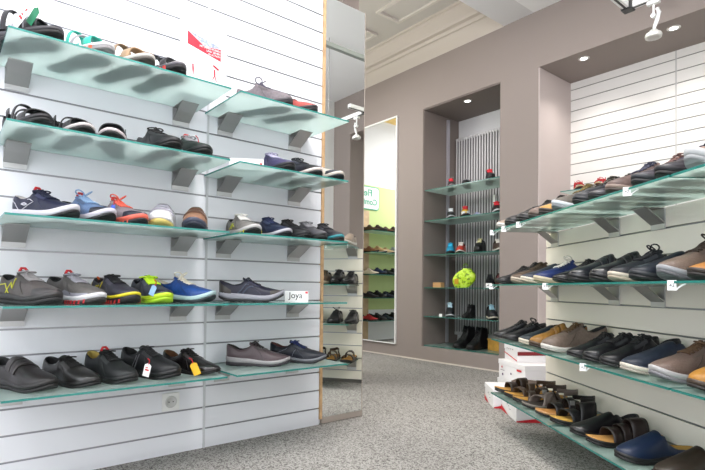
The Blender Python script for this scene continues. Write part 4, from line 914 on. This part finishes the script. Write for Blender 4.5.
# ------------------------------------------------------------------ cards, tags, signs
def hook_tag(a, z, txt, lab):
    t = thing('size_tag', (0, 0, 0), 0, lab, 'price tag', 'white size tags clipped to gondola shelves'); t.matrix_world = MG @ Matrix.Translation((a, .3375, z - .008))
    # tag faces outwards to the left of the shelf front
    MB().box(-.012, 0, -.020, .012, .0012, .009).obj('tag_plate', PAPER, t)
    mb = MB(); P = [[(.012 + .028 * k, -.004 * 0 + .0 , -.020 + .018 * (k ** 1.8)), (.012 + .028 * k, .0012, -.0185 + .018 * (k ** 1.8))] for k in [i / 6 for i in range(7)]]
    mb.grid(P); mb.obj('clip_tongue', PAPER, t)
    text(txt, .017, 'print', BLACKP, t, (0, .0018, -.006), (pi / 2, 0, pi))
    return t
def face_tag(a, z, txt, lab):
    t = thing('size_tag', (0, 0, 0), 0, lab, 'price tag', 'white size tags clipped to gondola shelves')
    p = G0 + Gd * a + Gn * .338
    t.scale = (.82,) * 3; t.location = (p.x, p.y, z); t.rotation_euler = (0, 0, math.atan2(-p.y, -p.x) + pi / 2 + radians(0))
    B(-.013, -.0012, -.026, .013, 0, .008).obj('tag_plate', PAPER, t)
    mb = MB(); mb.grid([[(.013 + .026 * k, -.0006, -.026 + .022 * k ** .6 - .002), (.013 + .026 * k, .0, -.022 + .022 * k ** .6)] for k in [i / 6 for i in range(7)]]); mb.obj('clip_tongue', PAPER, t)
    text(txt, .016, 'print', BLACKP, t, (0, -.0018, -.009), (pi / 2, 0, 0))
for a, z, s, lab in ((.065, 1.083, '44', 'white size tag at the far left corner of the top gondola shelf'), (.235, 1.083, '43', 'white size tag, second on the top gondola shelf'), (.42, 1.083, '43', 'white size tag, third on the top gondola shelf'),
                     (1.255, 1.083, '42', 'white size tag under the brown stitched shoe of the top gondola shelf'), (.06, .785, '44', 'white size tag at the far left corner of the second gondola shelf'),
                     (.70, .785, '43', 'white size tag below the blue shoe of the second gondola shelf'), (1.455, .785, '42', 'white size tag below the tan shoe of the second gondola shelf'),
                     (1.0, .488, '42', 'white size tag on the third gondola shelf edge')):
    face_tag(a, z, s, lab)
# card with brand lettering next to the rocker sneaker
t = thing('name_card', (-2.04, 1.388, .6925), radians(36), 'white card lettered Joya beside the navy rocker sneaker', 'card')
B(-.060, -.001, 0, .060, .001, .052).obj('card', PAPER, t)
text('Joya', .042, 'print', BLACKP, t, (-.004, -.0016, .030), (pi / 2, 0, 0)); B(.045, -.0018, .040, .058, -.001, .050).obj('red_mark', RED, t)
t = thing('name_card', (-2.0, 1.085, 1.2896), radians(58), 'white folded sign with red mark left on the second shelf', 'card')
B(-.075, -.001, 0, .075, .001, .042).obj('card', PAPER, t); B(.058, -.0018, .012, .070, -.001, .024).obj('red_mark', RED, t)
B(-.03, -.0018, .016, -.024, -.001, .022).obj('red_mark', RED, t)
# poster
t = thing('poster', (-2.06, .905, 1.5855), radians(90), 'white poster with red slanted banner standing over the top left shelves', 'poster')
B(-.105, -.001, 0.0, .105, .001, .318).obj('sheet', mat('poster_sheet', (.74, .74, .76), .6), t)
mb = MB()
mb.fan([(-.075, -.0016, .262), (-.075, -.0016, .205), (.078, -.0016, .158 + .01), (.078, -.0016, .222), (.0, -.0016, .215)])
mb.obj('banner', mat('poster_red', lin('#c41c36'), .6), t)
mb = MB(); mb.fan([(-.070, -.0016, .262), (.0, -.0016, .2165), (.078, -.0016, .2235), (.078, -.0016, .232)]); mb.obj('photo_strip', mat('poster_photo', (.30, .35, .48), .6, noise=.5, scale=80), t)
for k, s in enumerate(('MIT IHREN FÜSSEN', 'UND ZEHEN', 'IN ACTION')):
    text(s, .0115 if k < 2 else .011, 'lettering', PAPER, t, (.075, -.0022, .211 - k * .0122), (pi / 2, 0, 0), .0002, 'RIGHT')
for sx, a in ((-.05, 0), (.048, 1)):
    mb = MB(); z = .125
    if a == 0: mb.tube([(sx, -.0016, z), (sx + .001, -.0016, z - .02), (sx + .002, -.0016, z - .045)], [.003, .004, .0015], 6)
    else:
        mb.tube([(sx, -.0016, z), (sx + .002, -.0016, z - .025)], .0035, 6); mb.tube([(sx + .002, -.0016, z - .024), (sx - .008, -.0016, z - .045)], .002, 6); mb.tube([(sx + .002, -.0016, z - .024), (sx + .010, -.0016, z - .05)], .002, 6)
        mb.tube([(sx - .006, -.0016, z + .018), (sx + .02, -.0016, z + .004)], .004, 6)
    mb.obj('figure', MATS['poster_red'], t)
for r in range(5): B(-.065, -.0012, .148 - r * .012 - .0008, .035, -.001, .148 - r * .012 + .0004).obj('small_print', mat('print_pale', (.6, .6, .62), .6), t)
# hang tags on shoes
def hang_tag(loc, rz, m1, lab, w=.026, h=.05, tilt=0, strap=None, pr=None):
    t = thing('hang_tag', loc, rz, lab, 'tag'); t.rotation_euler = (0, radians(tilt), rz)
    mb = MB(); mb.box(-w / 2, -.0008, -h, w / 2, .0008, -.006); mb.fan([(-w / 2, 0, -.006), (w / 2, 0, -.006), (0, 0, .003)]); mb.obj('card', m1, t)
    mb = MB(); mb.tube([(0, -.001, -.006), (0, -.001, .004)] if tilt > 30 else [(0, 0, -.002), (.003, -.002, .008), (.004, -.010, .018), (.002, -.022, .024)], .0020, 6); mb.obj('loop', hx(strap or '#d01f2c'), t)
    if pr: B(-w * .3, -.0013, -h * .55, w * .3, -.0009, -h * .42).obj('print', pr, t); B(-w * .3, -.0013, -h * .35, w * .1, -.0009, -h * .27).obj('print', pr, t)
    return t
VR = radians(51.257 - 18)
hang_tag((-1.905, .228, 1.585 + .068), VR, PAPER, 'white hang tag on the first sandal of the top shelf', .030, .066, 50, '#d01f2c', RED)
hang_tag((-1.897, .258, 1.585 + .080), VR, hx('#1f7d58'), 'green hang tag beside the white one on the top shelf', .03, .058, 42, '#1d8a5a')
hang_tag((-1.960, .655, .394 + .070), VR + .2, PAPER, 'white paper hang tag with red loop on the black hiking shoe', .026, .05, 14, None, RED)
hang_tag((-1.962, .832, .394 + .058), VR + .3, hx('#e2b21c'), 'yellow hang tag with red loop on the polished dress shoe', .030, .052, -24)
hang_tag((-1.952, .672, .692 + .072), VR + .1, hx('#8fb4dc'), 'pale blue hang tag with red loop on the lime-laced shoe', .022, .042, 24)
hang_tag((-1.962, .520, .99 + .07), VR + .1, hx('#3f5fc4'), 'blue hang tag with red loop on the coral-laced shoe', .018, .034, 14)
hang_tag((-1.952, .838, 1.289 + .055), VR, hx('#e6c21e'), 'yellow tag on the dark green shoe of the second shelf', .022, .036, 0)

# socket
t = thing('wall_socket', (XL + .0005, .855, .24), 0, 'white power socket below the bottom left shelf', 'socket')
B(0, -.040, -.040, .009, .040, .040).obj('cover_frame', PLASTIC, t, bevel=.003)
mb = MB(); n = 28; mb.grid([[(x, r * cos(2 * pi * k / n), r * sin(2 * pi * k / n)) for k in range(n)] for r, x in ((.027, .0095), (.026, .0115), (.020, .0115), (.0195, .0098), (.001, .0098))], 0, True, closev=True)
mb.obj('socket_insert', mat('socket_grey', (.62, .62, .61), .4), t)
for sy in (-.0095, .0095): MB().cyl((.0098, sy, 0), .0028, .0012, 10, 0, 'x').obj('pin_hole', BLACKP, t)

# ------------------------------------------------------------------ shoe boxes on the floor
def shoebox(loc, rz, wx, wy, h, lab, mark=1, lid=True):
    t = thing('shoe_box', loc, rz, lab, 'shoe box', 'shoe boxes under the gondola')
    B(-wx / 2, -wy / 2, 0, wx / 2, wy / 2, h - .02 if lid else h).obj('box_body', CARD, t, bevel=.0015)
    if lid: B(-wx / 2 - .003, -wy / 2 - .003, h - .032, wx / 2 + .003, wy / 2 + .003, h).obj('lid', CARD, t, bevel=.0015)
    e = .0035
    if mark == 1:   # red curved corner stripe
        mb = MB(); y = -wy / 2 - e
        mb.fan([(-wx / 2, y, .001), (wx / 2, y, .001), (wx / 2, y, .035), (.0, y, .022), (-wx / 2, y, .008)])
        mb.obj('red_stripe', RED, t)
        x = -wx / 2 - e; mb = MB(); mb.fan([(x, wy / 2, .035), (x, wy / 4, .018), (x, 0, .003), (x, wy / 2, .001)]); mb.obj('red_stripe', RED, t)
        x = -wx / 2 - e; mb = MB(); mb.cyl((x, .02, .068), .006, .0005, 12, 0, 'x'); mb.box(x, -.02, .06, x + .0005, -.008, .064); mb.box(x, -.05, .045, x + .0005, -.025, .048); mb.obj('print', hx('#3a2a50'), t)
    if mark == 2:   # dark red band on the long side, diagonal red line on the end
        mb = MB(); y = -wy / 2 - e; mb.box(-wx / 2, y, h * .42, wx / 2, y + .0005, h * .66); mb.obj('red_stripe', hx('#8c1c26'), t)
        x = -wx / 2 - e; mb = MB(); mb.fan([(x, wy / 2, .045), (x, wy / 2, .052), (x, -wy / 2, .012), (x, -wy / 2, .004)]); mb.obj('red_stripe', RED, t)
        mb = MB(); 
        for k in range(4): mb.box(x, .05 - k * .03, .075, x + .0005, .058 - k * .03, .083)
        mb.obj('print', BLACKP, t)
    if mark == 3:
        x = -wx / 2 - e; mb = MB(); mb.cyl((x, wy / 2 - .05, .085), .008, .0005, 12, 0, 'x'); mb.box(x, -wy / 2 + .04, .085, x + .0005, -wy / 2 + .10, .098); mb.obj('red_stripe', RED, t)
        mb = MB(); mb.cyl((x, wy / 2 - .06, .035), .009, .0005, 12, 0, 'x'); mb.cyl((x, 0, .055), .008, .0005, 12, 0, 'x'); mb.box(x, wy / 2 - .085, .062, x + .0005, wy / 2 - .03, .065); mb.obj('print', hx('#5a2a6a'), t)
    return t
SHOEBOXES = True
rb = gang
# two boxes on the carpet at the far end, then the stack behind them
shoebox((-1.960, 2.975, 0), radians(45.5), .13, .28, .118, 'white shoe box with red corner standing alone left of the bottom shelf', 1)
shoebox((-1.675, 2.818, 0), radians(47.6), .20, .32, .132, 'white shoe box with red stripe tucked under the bottom glass shelf', 1)
shoebox((-1.905, 3.235, 0), radians(61), .26, .36, .13, 'lowest white shoe box of the stack behind the gondola end', 3)
shoebox((-1.895, 3.220, .1315), radians(61), .25, .35, .135, 'white shoe box with red dots in the middle of the stack', 3)
shoebox((-1.93, 3.31, .268), radians(57), .29, .20, .105, 'white shoe box with dark red band on top of the stack, just under the shelf', 2)
shoebox((-1.935, 3.315, .3745), radians(54), .29, .20, .105, 'white shoe box topmost of the stack, mostly behind the third shelf', 2)
t = thing('open_box', (-1.70, 2.86, .1335), radians(12), 'brown open cardboard box behind the sandals', 'box')
mb = MB()
for q in ((-.07, -.05, 0, .07, .05, .003), (-.07, -.05, 0, -.067, .05, .07), (.067, -.05, 0, .07, .05, .07), (-.07, -.05, 0, .07, -.047, .07), (-.07, .047, 0, .07, .05, .07)): mb.box(*q)
mb.obj('box_body', hx('#8b7a70', .7), t)
